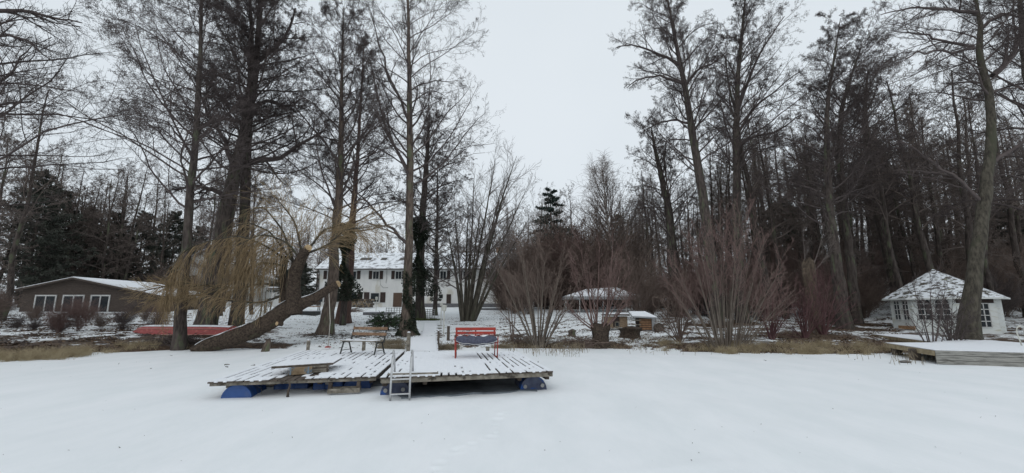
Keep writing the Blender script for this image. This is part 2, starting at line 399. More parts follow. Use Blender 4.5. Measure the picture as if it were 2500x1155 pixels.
class Buf:
    def __init__(s): s.V = []; s.Q = []; s.T = []; s.n = 0
    def tubes(s, P, R, S):
        if len(P) == 0: return
        V, Q = tubes(P, R, S); s.V.append(V); s.Q.append(Q + s.n); s.n += len(V)
    def quads(s, V, n):
        s.V.append(V.reshape(-1, 3)); s.Q.append((np.arange(n * 4).reshape(-1, 4)) + s.n); s.n += n * 4
    def tets(s, C, size, rng, elong=1.6, down=0.0):
        n = len(C)
        base = np.array([[0, 0, -1.], [.94, 0, .33], [-.47, .82, .33], [-.47, -.82, .33]])
        base = base * np.array([.55, .55, elong])
        a = rng.normal(size=(n, 3)) * (1 - down) + np.array([0, 0, 1.]) * down * 2
        a /= np.linalg.norm(a, axis=-1, keepdims=True)
        r = np.cross(a, np.array([.3, .9, .1])); r /= np.linalg.norm(r, axis=-1, keepdims=True) + 1e-9; q = np.cross(a, r)
        sz = size * rng.uniform(.6, 1.4, n)
        V = C[:, None, :] + sz[:, None, None] * (base[None, :, 0:1] * r[:, None] + base[None, :, 1:2] * q[:, None] + base[None, :, 2:3] * a[:, None])
        t = np.array([[0, 1, 2], [0, 2, 3], [0, 3, 1], [1, 3, 2]])
        T = (np.arange(n)[:, None, None] * 4 + t[None]).reshape(-1, 3) + s.n
        s.V.append(V.reshape(-1, 3)); s.T.append(T); s.n += n * 4
    def leaves(s, C, size, rng, aspect=.6, nrm=None):
        n = len(C); a = rng.normal(size=(n, 3)); a /= np.linalg.norm(a, axis=-1, keepdims=True)
        if nrm is not None: a = nrm
        r = np.cross(a, rng.normal(size=(n, 3))); r /= np.linalg.norm(r, axis=-1, keepdims=True) + 1e-9; q = np.cross(a, r)
        sz = (size * rng.uniform(.6, 1.4, n))[:, None]
        V = np.stack([C - r * sz, C + q * sz * aspect * .6 + a * sz * .15, C + r * sz, C - q * sz * aspect * .6 + a * sz * .15], 1)
        s.quads(V, n)
    def mesh(s, name, off=(0, 0, 0), smooth=True):
        V = np.concatenate(s.V) - np.asarray(off, float)[None]
        return np_mesh(name, V, np.concatenate(s.Q) if s.Q else None, np.concatenate(s.T) if s.T else None, smooth)
def grow(rng, P, R, n, t0, t1, Lf, ang, K, up=0., wob=.12, rf=.5, rmin=.004, rtip=.35, bias=None, bamp=0., golden=False, rel=True, flat=0., rmax=None, wander=.5, g0=0.):
    N, Kp, _ = P.shape
    t = t0 + (t1 - t0) * (np.arange(n)[None, :] + rng.random((N, n))) / n
    f = t * (Kp - 1); i0 = np.clip(f.astype(int), 0, Kp - 2); fr = (f - i0)[..., None]
    ar = np.arange(N)[:, None]
    pos = P[ar, i0] * (1 - fr) + P[ar, i0 + 1] * fr
    tn = P[ar, i0 + 1] - P[ar, i0]; tn /= np.linalg.norm(tn, axis=-1, keepdims=True) + 1e-9
    rp = R[ar, i0] * (1 - fr[..., 0]) + R[ar, i0 + 1] * fr[..., 0]
    pos = pos.reshape(-1, 3); tn = tn.reshape(-1, 3); rp = rp.ravel(); tt = t.ravel(); m = len(pos)
    ref = np.where(np.abs(tn[:, 2:3]) > .8, np.array([[1., 0, 0]]), np.array([[0, 0, 1.]]))
    a = np.cross(tn, ref); a /= np.linalg.norm(a, axis=-1, keepdims=True) + 1e-9; b = np.cross(tn, a)
    ph = (np.arange(m) * 2.39996 + rng.normal(size=m) * .5) if golden else rng.random(m) * 2 * np.pi
    if flat > 0:   # prefer sprays in the a-direction (horizontal side twigs)
        ph = np.where(rng.random(m) < flat, np.where(rng.random(m) < .5, 0, np.pi) + rng.normal(size=m) * .35, ph)
    an = (ang(tt) if callable(ang) else ang) + rng.normal(size=m) * .13
    side = np.cos(ph)[:, None] * a + np.sin(ph)[:, None] * b
    d = np.cos(an)[:, None] * tn + np.sin(an)[:, None] * side
    if g0: d = d + np.array([0, 0, g0]); d /= np.linalg.norm(d, axis=-1, keepdims=True) + 1e-9
    plen = np.repeat(np.linalg.norm(np.diff(P, axis=1), axis=-1).sum(1), n)
    L = (Lf(tt) if callable(Lf) else Lf) * rng.uniform(.65, 1.25, m)
    if rel: L = L * plen
    if bias is not None: L = L * np.clip(1 + bamp * (side @ np.asarray(bias)), .25, 2.2)
    step = L / (K - 1)
    Pc = np.empty((m, K, 3)); Pc[:, 0] = pos; dd = d.copy()
    drift = rng.normal(size=(m, 3)) * wob * wander
    for k in range(1, K):
        Pc[:, k] = Pc[:, k - 1] + dd * step[:, None]
        dd = dd + rng.normal(size=(m, 3)) * wob + drift + np.array([0, 0, up])
        dd /= np.linalg.norm(dd, axis=-1, keepdims=True)
    r0 = np.maximum(rp * rf * rng.uniform(.7, 1.1, m), rmin)
    if rmax is not None: r0 = np.minimum(r0, rmax)
    Rc = r0[:, None] * np.linspace(1, rtip, K)[None, :]
    return Pc, Rc
def resample(pts, K, vals=None):
    pts = np.array([tuple(p) for p in pts], float)
    s = np.concatenate([[0], np.cumsum(np.linalg.norm(np.diff(pts, axis=0), axis=1))]); u = np.linspace(0, s[-1], K)
    # Catmull-like smoothing by fine linear then box filter
    out = np.stack([np.interp(u, s, pts[:, i]) for i in range(3)], 1)
    if K > 6:
        o2 = out.copy(); o2[1:-1] = .25 * out[:-2] + .5 * out[1:-1] + .25 * out[2:]; out = o2
    if vals is None: return out
    return out, np.interp(u, s, np.asarray(vals, float))

def bare_tree(name, label, cat, trunk, radii, base, seed, n1=40, t0=.35, len_lo=6., len_hi=2., a_lo=1.1, a_hi=.6, up=.03, n2=8, n3=6, n4=4,
              bias=None, bamp=0., cones=2, cs=.028, mt='bark', mc='twig', group=None, limbs=(), twig=.0052, S0=14, flare=.7, r1max=.065,
              l2=.47, l3=.40, l4=.42, wob=.10, flat=.35, up2=.03, t1=.995):
    rng = np.random.default_rng(seed); n1 = int(n1 * 1.25); n3 = n3 + 1 if n3 else 0; cones = cones * (1.5 if n1 > 24 else 1.3); cs = cs * .72; n4 = n4 + (1 if n1 > 24 else 0)
    base = np.asarray(tuple(base), float)
    KT = 30
    P0, R0 = resample(trunk, KT, radii)
    P0[1:-1] += rng.normal(size=(KT - 2, 3)) * np.array([.03, .03, 0]) * R0[1:-1, None] * 6 * .5
    root = empty(name, base, 0, label, cat, group)
    # trunk mesh, with root flare and uneven section
    S = S0; t = P0[None]; V, Q = tubes(t, R0[None], S)
    V = V.reshape(KT, S, 3); th = 2 * np.pi * np.arange(S) / S
    ph = rng.random(4) * 6.28
    hh = np.linalg.norm(P0 - P0[0], axis=1)
    lob = .5 * np.cos(3 * th + ph[0]) + .35 * np.cos(5 * th + ph[1]) + .25 * np.cos(2 * th + ph[2])
    amp = .10 + .40 * flare * np.exp(-hh / .5)
    sc = 1 + amp[:, None] * lob[None] * .7 + .04 * rng.normal(size=(KT, S)) + (flare * .35 * np.exp(-hh / .35))[:, None]
    V = P0[:, None] + (V - P0[:, None]) * sc[..., None]
    V = V.reshape(-1, 3) - base
    link_mesh('trunk', np_mesh('trunk', V, Q), M[mt], root)
    B = Buf()
    K1 = 11
    P1, R1 = grow(rng, P0[None], R0[None], n1, t0, t1, lambda t: len_lo + (len_hi - len_lo) * ((t - t0) / (1 - t0)) ** .9,
                  lambda t: a_lo + (a_hi - a_lo) * (t - t0) / (1 - t0), K1, up=up, wob=wob, rf=.36, rmin=.012, rtip=.16, bias=bias, bamp=bamp, golden=True, rel=False, rmax=r1max)
    if limbs:
        LP = []; LR = []
        for pts, r0, r1 in limbs:
            LP.append(resample(pts, K1)); LR.append(np.linspace(r0, r1, K1))
        LP = np.array(LP); LP[:, 2:-1] += rng.normal(size=LP[:, 2:-1].shape) * .05
        P1 = np.concatenate([P1, LP]); R1 = np.concatenate([R1, np.array(LR)])
    B.tubes(P1, R1, 6)
    P2, R2 = grow(rng, P1, R1, n2, .18, .98, lambda t: l2 * (1.15 - .75 * t), .72, 7, up=up2, wob=wob * 1.1, rf=.55, rmin=.009, rtip=.4, flat=flat)
    B.tubes(P2, R2, 4)
    if n3:
        P3, R3 = grow(rng, P2, R2, n3, .15, 1., lambda t: l3 * (1.1 - .5 * t), .75, 5, up=.02, wob=.16, rf=.6, rmin=twig * 1.1, rtip=.55)
        B.tubes(P3, R3, 3)
        ends = P3
        if n4:
            P4, R4 = grow(rng, P3, R3, n4, .2, 1., lambda t: l4 * (1.1 - .4 * t), .8, 3, up=.0, wob=.2, rf=.6, rmin=twig, rtip=.7)
            B.tubes(P4, R4, 3); ends = P4
    else: ends = P2
    if cones:
        n = int(len(ends) * cones); idx = rng.integers(0, len(ends), n); kk = rng.random(n)
        kz = rng.integers(1, ends.shape[1], n); C = ends[idx, kz - 1] * (1 - kk)[:, None] + ends[idx, kz] * kk[:, None] + rng.normal(size=(n, 3)) * .05
        B.tets(C, cs, rng, 1.5, .35)
    link_mesh('crown', B.mesh('crown', base), M[mc], root)
    return root

def pxpath(pts, Y, dY=0.0, wpx=None):
    n = len(pts); out = []; rr = []
    for i, p in enumerate(pts):
        y = Y + dY * i / max(1, n - 1)
        q = at(p[0], p[1], y); out.append(q)
        if wpx is not None: rr.append(wpx[i] * .5 * y / FPX * (y / math.hypot(q.x, y)) ** .9 * .93)
    return (out, rr) if wpx is not None else out
def ptree(name, label, cat, pts, wpx, Y, seed, dY=0., limbs=(), **kw):
    P, R = pxpath(pts, Y, dY, wpx)
    b = P[0].copy(); g = gz(b.x, b.y)
    P[0].z = g - .12
    base = Vector((b.x, b.y, g))
    LL = []
    for (lp, w0, w1, dy) in limbs:
        LL.append((pxpath(lp, Y, dy), w0 * .5 * Y / FPX, w1 * .5 * Y / FPX))
    return bare_tree(name, label, cat, P, R, base, seed, limbs=LL, **kw)

# ================================================================== GROUND
gx = np.concatenate([np.linspace(-140, -42, 36), np.linspace(-40, 30, 300), np.linspace(32, 140, 40)])
gy = np.concatenate([np.linspace(10, 17, 20), np.linspace(17.15, 34, 130), np.linspace(34.5, 80, 80), np.linspace(84, 260, 20)])
o = grid_mesh('ground', gx, gy, hgt, M['ground'], bare_amount); tag(o, kind='structure')

# snowy path from the floating decks up to the garden
def path_pts():
    rows = [(999, 1072, 862, .30), (1002, 1069, 850, .30)]
    pts = []
    L0, R0 = top(996, 857, .42), top(1071, 857, .42)
    seq = [(L0, R0)]
    for (lx, rx, Y) in ((998, 1070, 17.5), (1003, 1068, 21.5), (1024, 1070, 24), (1032, 1070, 27.5), (1035, 1068, 33)):
        a = at(lx, 800, Y); b = at(rx, 800, Y)
        za = gz(a.x, a.y) + .05; zb = gz(b.x, b.y) + .05
        if Y < 21.7: za = zb = .43 + (Y - 13) * .004
        seq.append((Vector((a.x, a.y, za)), Vector((b.x, b.y, zb))))
    return seq
seq = path_pts()
def strip_mesh(seq, th, nu=8, nv=50, bump=.012):
    V = []; n = len(seq)
    for j in range(nv + 1):
        f = j / nv * (n - 1); i = min(int(f), n - 2); t = f - i
        a = seq[i][0].lerp(seq[i + 1][0], t); b = seq[i][1].lerp(seq[i + 1][1], t)
        for k in range(nu + 1):
            u = k / nu; p = a.lerp(b, u)
            p.z += bump * math.sin(p.x * 7 + p.y * 3) * math.sin(p.y * 4.3 - p.x) - (.03 if k in (0, nu) else 0)
            V.append(p)
    m = nu + 1; fs = [(j * m + k, j * m + k + 1, (j + 1) * m + k + 1, (j + 1) * m + k) for j in range(nv) for k in range(nu)]
    N = len(V); V2 = V + [v - Vector((0, 0, th)) for v in V]
    for j in range(nv):
        fs.append((j * m, (j + 1) * m, (j + 1) * m + N, j * m + N)); fs.append((j * m + nu, j * m + nu + N, (j + 1) * m + nu + N, (j + 1) * m + nu))
    fs.append(tuple([k for k in range(m)][::-1] + [k + N for k in range(m)][:]) if False else (0, N, N + nu, nu))
    mb = MB(); mb.add(V2, fs, True); return mb
o = strip_mesh(seq[2:], .15).build('path', M['path']); tag(o, kind='structure')
gang = empty('gangway', (-2.6, 17, .3), 0, 'snow-covered footbridge from the floating decks to the shore path', 'gangway')
P = (gang.location.x, gang.location.y, gang.location.z)
strip_mesh([(a + Vector((0, 0, 0)), b) for a, b in seq[:3]], .035, nv=24, bump=.006).build('snow_cover', M['snow'], gang, rel=P)
mb = MB()
for s_ in (0, 1):
    for i in range(2):
        a = seq[i][s_].copy(); b = seq[i + 1][s_].copy(); a.z -= .10; b.z -= .10
        mb.bar(a, b, .05, .14)
mb.build('side_beam', M['wood_dark'], gang, rel=P)
mb = MB()
for i in range(2):
    for k in range(20):
        t = k / 20; a = seq[i][0].lerp(seq[i + 1][0], t); b = seq[i][1].lerp(seq[i + 1][1], t)
        a.z -= .06; b.z -= .06; a = a.lerp(b, .03); mb.bar(a, b.lerp(a, .03), .12, .03)
mb.build('boards', M['wood_grey'], gang, rel=P)

# ================================================================== FLOATING DECKS
LZ, RZ = .335, .43
DZ = LZ
LD = [top(504, 933.5, LZ), top(919.5, 919.5, LZ), top(989, 857.5, LZ), top(736, 856, LZ)]
RD = [top(925, 922.5, RZ), top(1352, 906, RZ), top(1262, 857.8, RZ), top(992, 858.5, RZ)]
def deck(name, C, npl, label, holes, seed, group):
    rng = random.Random(seed); DZ = C[0].z
    o = C[0] + (C[2] - C[0]) * .5; org = (o.x, o.y, 0)
    root = empty(name, org, 0, label, 'floating deck', group)
    def P(u, v, z=0.): # u across, v front->back
        a = C[0].lerp(C[1], u); b = C[3].lerp(C[2], u); p = a.lerp(b, v); return Vector((p.x, p.y, DZ + z))
    W = (C[1] - C[0]).length; L = (C[3] - C[0]).length
    g = .032 / W; bh = .055 if 'left' in label else .085
    pl = MB(); sn = MB(); NV = 70
    ends = [(rng.uniform(-.006, .004), rng.uniform(-.004, .006)) for _ in range(npl)]
    dz = [rng.uniform(-.006, .004) for _ in range(npl)]
    def prism(mb, u0, u1, v0, v1, z0, z1, inset=0.):
        q = [P(u0, v0), P(u1, v0), P(u1, v1), P(u0, v1)]
        vs = [Vector((p.x, p.y, DZ + z0)) for p in q]
        q2 = [P(u0 + inset, v0), P(u1 - inset, v0), P(u1 - inset, v1), P(u0 + inset, v1)]
        vs += [Vector((p.x, p.y, DZ + z1)) for p in q2]
        mb.add(vs, [(0, 3, 2, 1), (4, 5, 6, 7), (0, 1, 5, 4), (1, 2, 6, 5), (2, 3, 7, 6), (3, 0, 4, 7)])
    for i in range(npl):
        u0 = i / npl + g / 2; u1 = (i + 1) / npl - g / 2
        prism(pl, u0, u1, ends[i][0], 1 + ends[i][1], -.030 + dz[i] * .3, -.002 + dz[i] * .3)
        # snow on the plank: rows with a softly uneven height, and bare patches near the crates
        th = .014; prev = None
        for j in range(NV):
            v0 = j / NV + (.004 if j == 0 else 0); v1 = (j + 1) / NV
            if holes((u0 + u1) / 2, (v0 + v1) / 2, rng) == 2: continue
            e0 = g * .25 * rng.random(); e1 = g * .25 * rng.random()
            prism(sn, u0 + e0, u1 - e1, v0, v1, .0, th + dz[i] * .3 + rng.uniform(-.0012, .0012), g * .25)
        if i < npl - 1:
            run = 0; fill = True
            for j in range(NV):
                if run <= 0:
                    p = holes(u1, (j + .5) / NV, rng, True)
                    fill = rng.random() < p; run = rng.randint(1, 4)
                run -= 1
                if fill:
                    prism(sn, u1 - g * .5, u1 + g * 1.5, j / NV - .001, (j + 1) / NV + .001, -.012, .0142 + rng.uniform(-.0012, .0012), g * .2)
    pl.build('planks', M['wood_dark'], root, rel=org)
    sn.build('snow_cover', M['snow'], root, rel=org)
    def beam(a, b, w, h, nm='beam', m='wood_grey'):
        MB().bar(a, b, w, bh).build(nm, M[m], root, rel=org, bevel=.004)
    zb = -.032 - bh / 2
    i0 = .012
    beam(P(i0, .010, zb), P(1 - i0 * .5, .010, zb), .05, .11, 'front_beam')
    beam(P(i0, .99, zb), P(1 - i0, .99, zb), .05, .11, 'cross_beam', 'wood_dark')
    for v in (.25, .5, .75): beam(P(i0, v, zb), P(1 - i0, v, zb), .06, .11, 'cross_beam', 'wood_dark')
    beam(P(i0, .02, zb), P(i0, .98, zb), .05, .11, 'side_beam', 'wood_grey')
    beam(P(1 - i0, .02, zb), P(1 - i0, .98, zb), .05, .11, 'side_beam', 'wood_dark')
    return root, P, org
def lh(u, v, rng, gap=False):
    # low table area and crates of the left deck: wind-bared boards in front of the crates
    if gap:
        p = .36 + .25 * math.sin(v * 9 + u * 13) * math.sin(u * 7 + 1)
        if u < .18: p = .08
        if v < .10: p = .35
        if .35 < u < .62 and v < .2: p = .05
        if .62 < u < .85 and .1 < v < .5: p = .8
        return p
    return 2 if (.36 < u < .55 and v < .085 + .05 * math.sin(u * 31)) or (.55 <= u < .62 and v < .16 and v > .04) else 0
def rh(u, v, rng, gap=False):
    if gap:
        if u < .14: return .55 if v < .55 else .97
        if u < .62: return .985 - (.25 if v < .08 else 0)
        return .30 + .3 * math.sin(v * 8 + u * 9) + (.2 if v > .8 else 0)
    return 0
GD = 'plank decks floating on blue barrels'
ldk, LP_, lorg = deck('floating_deck', LD, 20, 'left floating plank deck with the low table and brown bench on it', lh, 5, GD)
rdk, RP_, rorg = deck('floating_deck', RD, 24, 'right floating plank deck with the red bench and steel ladder', rh, 6, GD)

def barrel(root, org, c, axis, r, L, m, caps=True, capang=(200, 320)):
    axis = Vector(axis).normalized(); c = Vector(c)
    mb = MB(); prof = [(r * .86, 0.012), (r * .90, 0.0), (r * .985, .0), (r, .02), (r, .06), (r * .975, .09), (r * .975, L * .33), (r, L * .34), (r, L * .37), (r * .975, L * .38),
                       (r * .975, L * .62), (r, L * .63), (r, L * .66), (r * .975, L * .67), (r * .975, L - .09), (r, L - .06), (r, L - .02), (r * .98, L), (r * .9, L)]
    mb.lathe(c, prof, 40, axis)
    b = mb.build('float_barrel', M[m], root, rel=org)
    for p in b.data.polygons: p.use_smooth = len(p.vertices) == 4
    if caps:
        q = axis.to_track_quat('Z', 'Y').to_matrix()
        for dx, dz_ in caps:
            a = Vector((dx, 0, dz_))
            p = c + a - axis * .012
            k = MB(); k.lathe(p, [(.042, 0), (.042, -.018), (.034, -.022), (.030, -.012), (.012, -.012), (.010, -.020), (.001, -.020)], 18, axis)
            k.build('bung', M['cap'], b, rel=org)
    return b
# axes pointing away from the viewer (into the raft)
lax = (LD[3] - LD[0]).normalized(); rax = (RD[3] - RD[0]).normalized()
c = top(576, 970.5, 0)
barrel(ldk, lorg, (c.x, c.y, -.03), lax, .285, .92, 'blue', caps=())
fx = (LD[1] - LD[0]).normalized()
for px, L_ in ((655, .70), (752, .62)):
    c = top(px, 954, .0); c = Vector((c.x, c.y + .35, .0)); barrel(ldk, lorg, c, fx, .27, L_, 'blue', caps=())
c = Vector((at(771, 945, 9.6).x, c.y - .265 + .10, .13)); k = MB(); k.lathe(c, [(.035, 0), (.035, -.02), (.02, -.02)], 16, (0, 1, 0)); 
ob = k.build('bung', M['cap'], ldk, rel=lorg)
c = top(856, 955, .0); barrel(ldk, lorg, (c.x + .02, c.y + .35, .02), lax, .29, .92, 'blue', caps=())
for (u, v) in ((.12, .75), (.5, .78), (.85, .75)):
    c = LP_(u, v); barrel(ldk, lorg, (c.x, c.y, .02), lax, .28, .9, 'blue', caps=())
c = top(964, 963, .0); barrel(rdk, rorg, (c.x, c.y, -.0), rax, .305, .92, 'blue_dusty', caps=((-.20, .08), (.17, .10)))
c = top(1303, 952, .0); barrel(rdk, rorg, (c.x, c.y, .0), rax, .30, .92, 'blue_dusty', caps=((-.19, .07), (.19, .10)))
for (u, v) in ((.12, .72), (.5, .75), (.85, .72)):
    c = RP_(u, v); barrel(rdk, rorg, (c.x, c.y, .0), rax, .28, .9, 'blue_dusty', caps=())
# lower bearers under the front edges
mb = MB(); mb.bar(LP_(.075, .06, -.135), LP_(.075, .95, -.135), .10, .10)
mb.build('bearer', M['wood_grey'], ldk, rel=lorg, bevel=.005)
for u in (.33, .62, .95):
    MB().bar(LP_(u, .06, -.13), LP_(u, .95, -.13), .09, .09).build('bearer', M['wood_dark'], ldk, rel=lorg, bevel=.005)
for u in (.02, .24, .80, .975):
    MB().bar(RP_(u, .05, -.165), RP_(u, .95, -.165), .09, .09).build('bearer', M['wood_dark'], rdk, rel=rorg, bevel=.005)
# hanging step box under the left deck's front edge
a = top(812, 958, .10); b = top(890, 955, .10); n_ = Vector((b.x - a.x, b.y - a.y, 0)).normalized(); nb = Vector((-n_.y, n_.x, 0))
fa = LP_(.70, 0); fb = LP_(.90, 0)
a = Vector((fa.x, fa.y, .10)) - nb * .03; b = Vector((fb.x, fb.y, .10)) - nb * .03; a.z = b.z = .075
mb = MB(); mb.bar(a, b, .04, .09); mb.bar(a + nb * .24 + Vector((0, 0, .02)), b + nb * .24 + Vector((0, 0, .02)), .04, .06); mb.build('step_board', M['wood_grey'], ldk, rel=lorg, bevel=.004)
for t in (.06, .94):
    mb = MB(); p = a.lerp(b, t) + nb * .06; mb.bar(p - Vector((0, 0, .02)), p + Vector((0, 0, .17)), .07, .05, (0, 1, 0))
    mb.bar(p + nb * .1 - Vector((0, 0, .0)), p + nb * .1 + Vector((0, 0, .17)), .05, .05, (0, 1, 0))
    mb.build('step_hanger', M['wood_dark'], ldk, rel=lorg)
mb = MB()
p = LP_(.47, -.006); mb.tube([p + Vector((0, 0, -.02)), p + Vector((.01, 0, -.12)), p + Vector((-.01, 0, -.22)), p + Vector((-.03, .02, -.34))], [.008, .009, .014, .016], 6)
mb.tube([p + Vector((0.01, 0, -.02)), p + Vector((.03, 0.01, -.12)), p + Vector((.0, 0.01, -.22)), p + Vector((.0, .03, -.34))], [.006, .006, .010, .012], 6)
o = mb.build('mooring_rope', M['wood_dark'], rel=None); tag(o, 'dark frayed rope hanging from the left deck edge onto the ice', 'rope')
p = LP_(.245, .06, -.18); q_ = p + Vector((.12, .0, -.20))
mb = MB(); mb.tube([p, p.lerp(q_, .4) + Vector((0.03, 0, .05)), q_], .007, 6); o = mb.build('tie_rope', M['wood_grey']); tag(o, 'short grey rope end hanging right of the bright blue barrel', 'rope')
mb = MB(); mb.tube([p + Vector((-.28, -.12, .05)), p + Vector((-.38, -.12, -.12)), p + Vector((-.33, -.13, -.22))], .006, 6)
o = mb.build('tie_rope', M['wood_grey']); tag(o, 'thin grey cord loop hanging left of the bright blue barrel', 'rope')

# dark sheets on the ice, painting in the shade below the decks
def shade_patch(C, pad, seed):
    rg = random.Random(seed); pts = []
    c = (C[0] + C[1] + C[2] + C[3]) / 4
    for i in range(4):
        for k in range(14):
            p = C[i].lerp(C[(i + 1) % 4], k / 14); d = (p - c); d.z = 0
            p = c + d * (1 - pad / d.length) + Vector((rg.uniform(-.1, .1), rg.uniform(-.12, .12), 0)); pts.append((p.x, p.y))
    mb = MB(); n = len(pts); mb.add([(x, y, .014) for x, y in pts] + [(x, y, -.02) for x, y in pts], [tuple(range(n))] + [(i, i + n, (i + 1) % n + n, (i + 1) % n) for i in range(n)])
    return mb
o = shade_patch([RP_(.08, .02), RP_(.93, .035), RP_(1, .95), RP_(0, .95)], .05, 2).build('deck_shade', M['ice']); tag(o, kind='structure')
o = shade_patch([LP_(.10, .19), LP_(1, .13), LP_(1, .95), LP_(.03, .95)], .12, 3).build('deck_shade', M['ice']); tag(o, kind='structure')

# ladder
lad = empty('swim_ladder', (RP_(.12, 0).x, RP_(.12, 0).y, 0), 0, 'steel swimming ladder hooked over the front of the right deck', 'ladder')
org = tuple(lad.location)
lp = top(957, 921, RZ); rp = top(1003, 919.5, RZ)
inw = Vector((-.10, 1, 0)).normalized()
for p in (lp, rp):
    p = Vector((p.x, p.y, 0)) - inw * .09; mb = MB()
    path = [p + Vector((0, 0, .0)), p + Vector((0, 0, .44)), p + Vector((0, .0, .82)) + inw * .06, p + inw * .09 + Vector((0, 0, .90)), p + inw * .15 + Vector((0, 0, .93)), p + inw * .22 + Vector((0, 0, .90)), p + inw * .27 + Vector((0, 0, .80)), p + inw * .42 + Vector((0, 0, .46))]
    mb.tube(path, .022, 12); mb.build('rail', M['steel'], lad, rel=org)
for z in (.40, .12):
    a = Vector((lp.x, lp.y, z)) - inw * .09; b = Vector((rp.x, rp.y, z)) - inw * .09
    mb = MB(); mb.bar(a, b, .05, .028); mb.build('rung', M['steel'], lad, rel=org, bevel=.008)
a = RP_(.035, .055, .03); b = RP_(.315, .04, .03)
mb = MB(); mb.bar(a, b, .17, .032); o = mb.build('mounting_board', M['wood_grey'], lad, rel=org, bevel=.004)
mb = MB(); mb.bar(a + Vector((.02, 0, .023)), b + Vector((-.02, 0, .023)), .155, .012); mb.build('snow_cover', M['snow'], lad, rel=org, bevel=.005)

# low table with two crates
TZ = .545
tfl = top(663, 897.5, TZ - .02); tfr = top(813, 888, TZ - .02)
ex = (tfr - tfl).normalized(); ey = lax
tab = empty('low_table', (tfl.x + .6, tfl.y + .4, DZ), 0, 'low wide plank table topped with snow on the left deck', 'table'); org = tuple(tab.location)
W = (tfr - tfl).length; D = 1.15
mb = MB(); sn = MB(); npk = 8
for i in range(npk):
    a = tfl + ex * W * (i + .5) / npk + Vector((0, 0, -.002)); b = a + ey * D; mb.bar(a, b, W / npk - .012, .032)
    s0 = a + Vector((0, 0, .024)); s1 = b + Vector((0, 0, .024)); sn.bar(s0 + ey * .01, s1, W / npk - .016, .014)
    if i < npk - 1:
        for k in range(18):
            if random.random() < .6:
                g0 = tfl + ex * W * (i + 1) / npk + ey * D * (k / 18) + Vector((0, 0, .019)); sn.bar(g0, g0 + ey * D / 18, .02, .012)
mb.bar(tfl + Vector((0, 0, 0)) - ey * .012, tfr - ey * .012, .022, .045)
mb.build('table_top', M['wood_dark'], tab, rel=org); sn.build('snow_cover', M['snow'], tab, rel=org)
for i, (px, w, mm) in enumerate(((706, .385, 'crate_wood'), (752, .33, 'wood_dark'))):
    p = top(px, 917 - 3.5 * i, DZ + .016); mb = MB(); p = p + ey * (.02 + .12 * i)
    c0 = p + ex * w / 2 + ey * .17
    h = TZ - DZ - .055
    rz = math.atan2(ex.y, ex.x)
    mb.box((c0.x, c0.y, DZ + .016 + h / 2), (w, .32, h - .006), rz)
    base_ = mb.build('pedestal', M[mm], tab, rel=org)
    mb = MB()
    for zz, dd in ((DZ + .03, .02), (DZ + .075, .014), (DZ + .145, .012)):
        c1 = c0 - ey * .165; mb.box((c1.x, c1.y, zz + .01), (w + dd * 2, .022, .036), rz)
    mb.build('crate_slats', M['wood_grey'] if i else M['crate_wood'], base_, rel=org)
    if i == 0:
        for s_ in (-.5, .5):
            mb = MB(); c1 = c0 + ex * (w * s_ * .93) - ey * .18; mb.box((c1.x, c1.y, DZ + .1), (.035, .02, .15), rz)
            mb.build('corner_strap', M['worn_blue'], base_, rel=org)

# brown bench on the left deck
def four(fl, fr, rl, rr): return [top(*fl, DZ + .012), top(*fr, DZ + .012), top(*rl, DZ + .012), top(*rr, DZ + .012)]
DZ = LZ
F = four((831.4, 864.5), (914, 867.5), (855, 860), (935, 862))
ax = (F[1] - F[0]); ax.z = 0; Wd = ax.length; ax.normalize(); bx = Vector((-ax.y, ax.x, 0)); dep = .50
cen = (F[0] + F[1]) / 2 + bx * dep / 2; z0 = DZ + .012
bn = empty('park_bench', (cen.x, cen.y, z0), math.atan2(ax.y, ax.x), 'weathered brown wooden bench with green-black iron legs on the left deck', 'bench', 'benches on the floating decks')
hw = Wd / 2
SH = .42; BW = 1.30
for s_ in (-1, 1):
    x = s_ * hw
    mb = MB(); mb.bar((x, -dep / 2 - .02, 0), (x, -dep / 2 + .12, SH - .03), .035, .03, (1, 0, 0)); mb.build('leg', M['black_metal'], bn)
    mb = MB(); mb.bar((x, dep / 2 + .04, 0), (x, dep / 2 - .12, SH - .03), .035, .03, (1, 0, 0)); mb.build('leg', M['black_metal'], bn)
    mb = MB(); mb.bar((x, -dep / 2 + .02, .12), (x, dep / 2 - .0, .12), .02, .02)
    mb.bar((x, -dep / 2 + .05, SH - .04), (x, dep / 2 + .02, SH - .05), .03, .03); mb.build('brace', M['black_metal'], bn)
    mb = MB(); mb.bar((x + .02, dep / 2 - .06, SH - .06), (x + .02, dep / 2 + .10, .86), .03, .04, (0, 1, 0)); mb.build('back_support', M['black_metal'], bn)
for k, (y, n) in enumerate(((-.22, 1), (-.09, 1), (.05, 1))):
    mb = MB(); mb.box((-.02, y, SH), (BW, .115, .032)); mb.build('seat_slat', M['wood_grey'], bn, bevel=.01)
mb = MB()
for y in (-.22, -.09, .05): mb.box((-.02, y, SH + .020), (BW - .06, .10, .010))
mb.build('snow_cover', M['snow'], bn, bevel=.004)
for z, y in ((.62, dep / 2 + .00), (.80, dep / 2 + .045)):
    mb = MB(); mb.box((.05, y, z), (BW + .02, .035, .095 if z > .7 else .10), rx=-.22); mb.build('back_slat', M['bench_brown'], bn, bevel=.008)

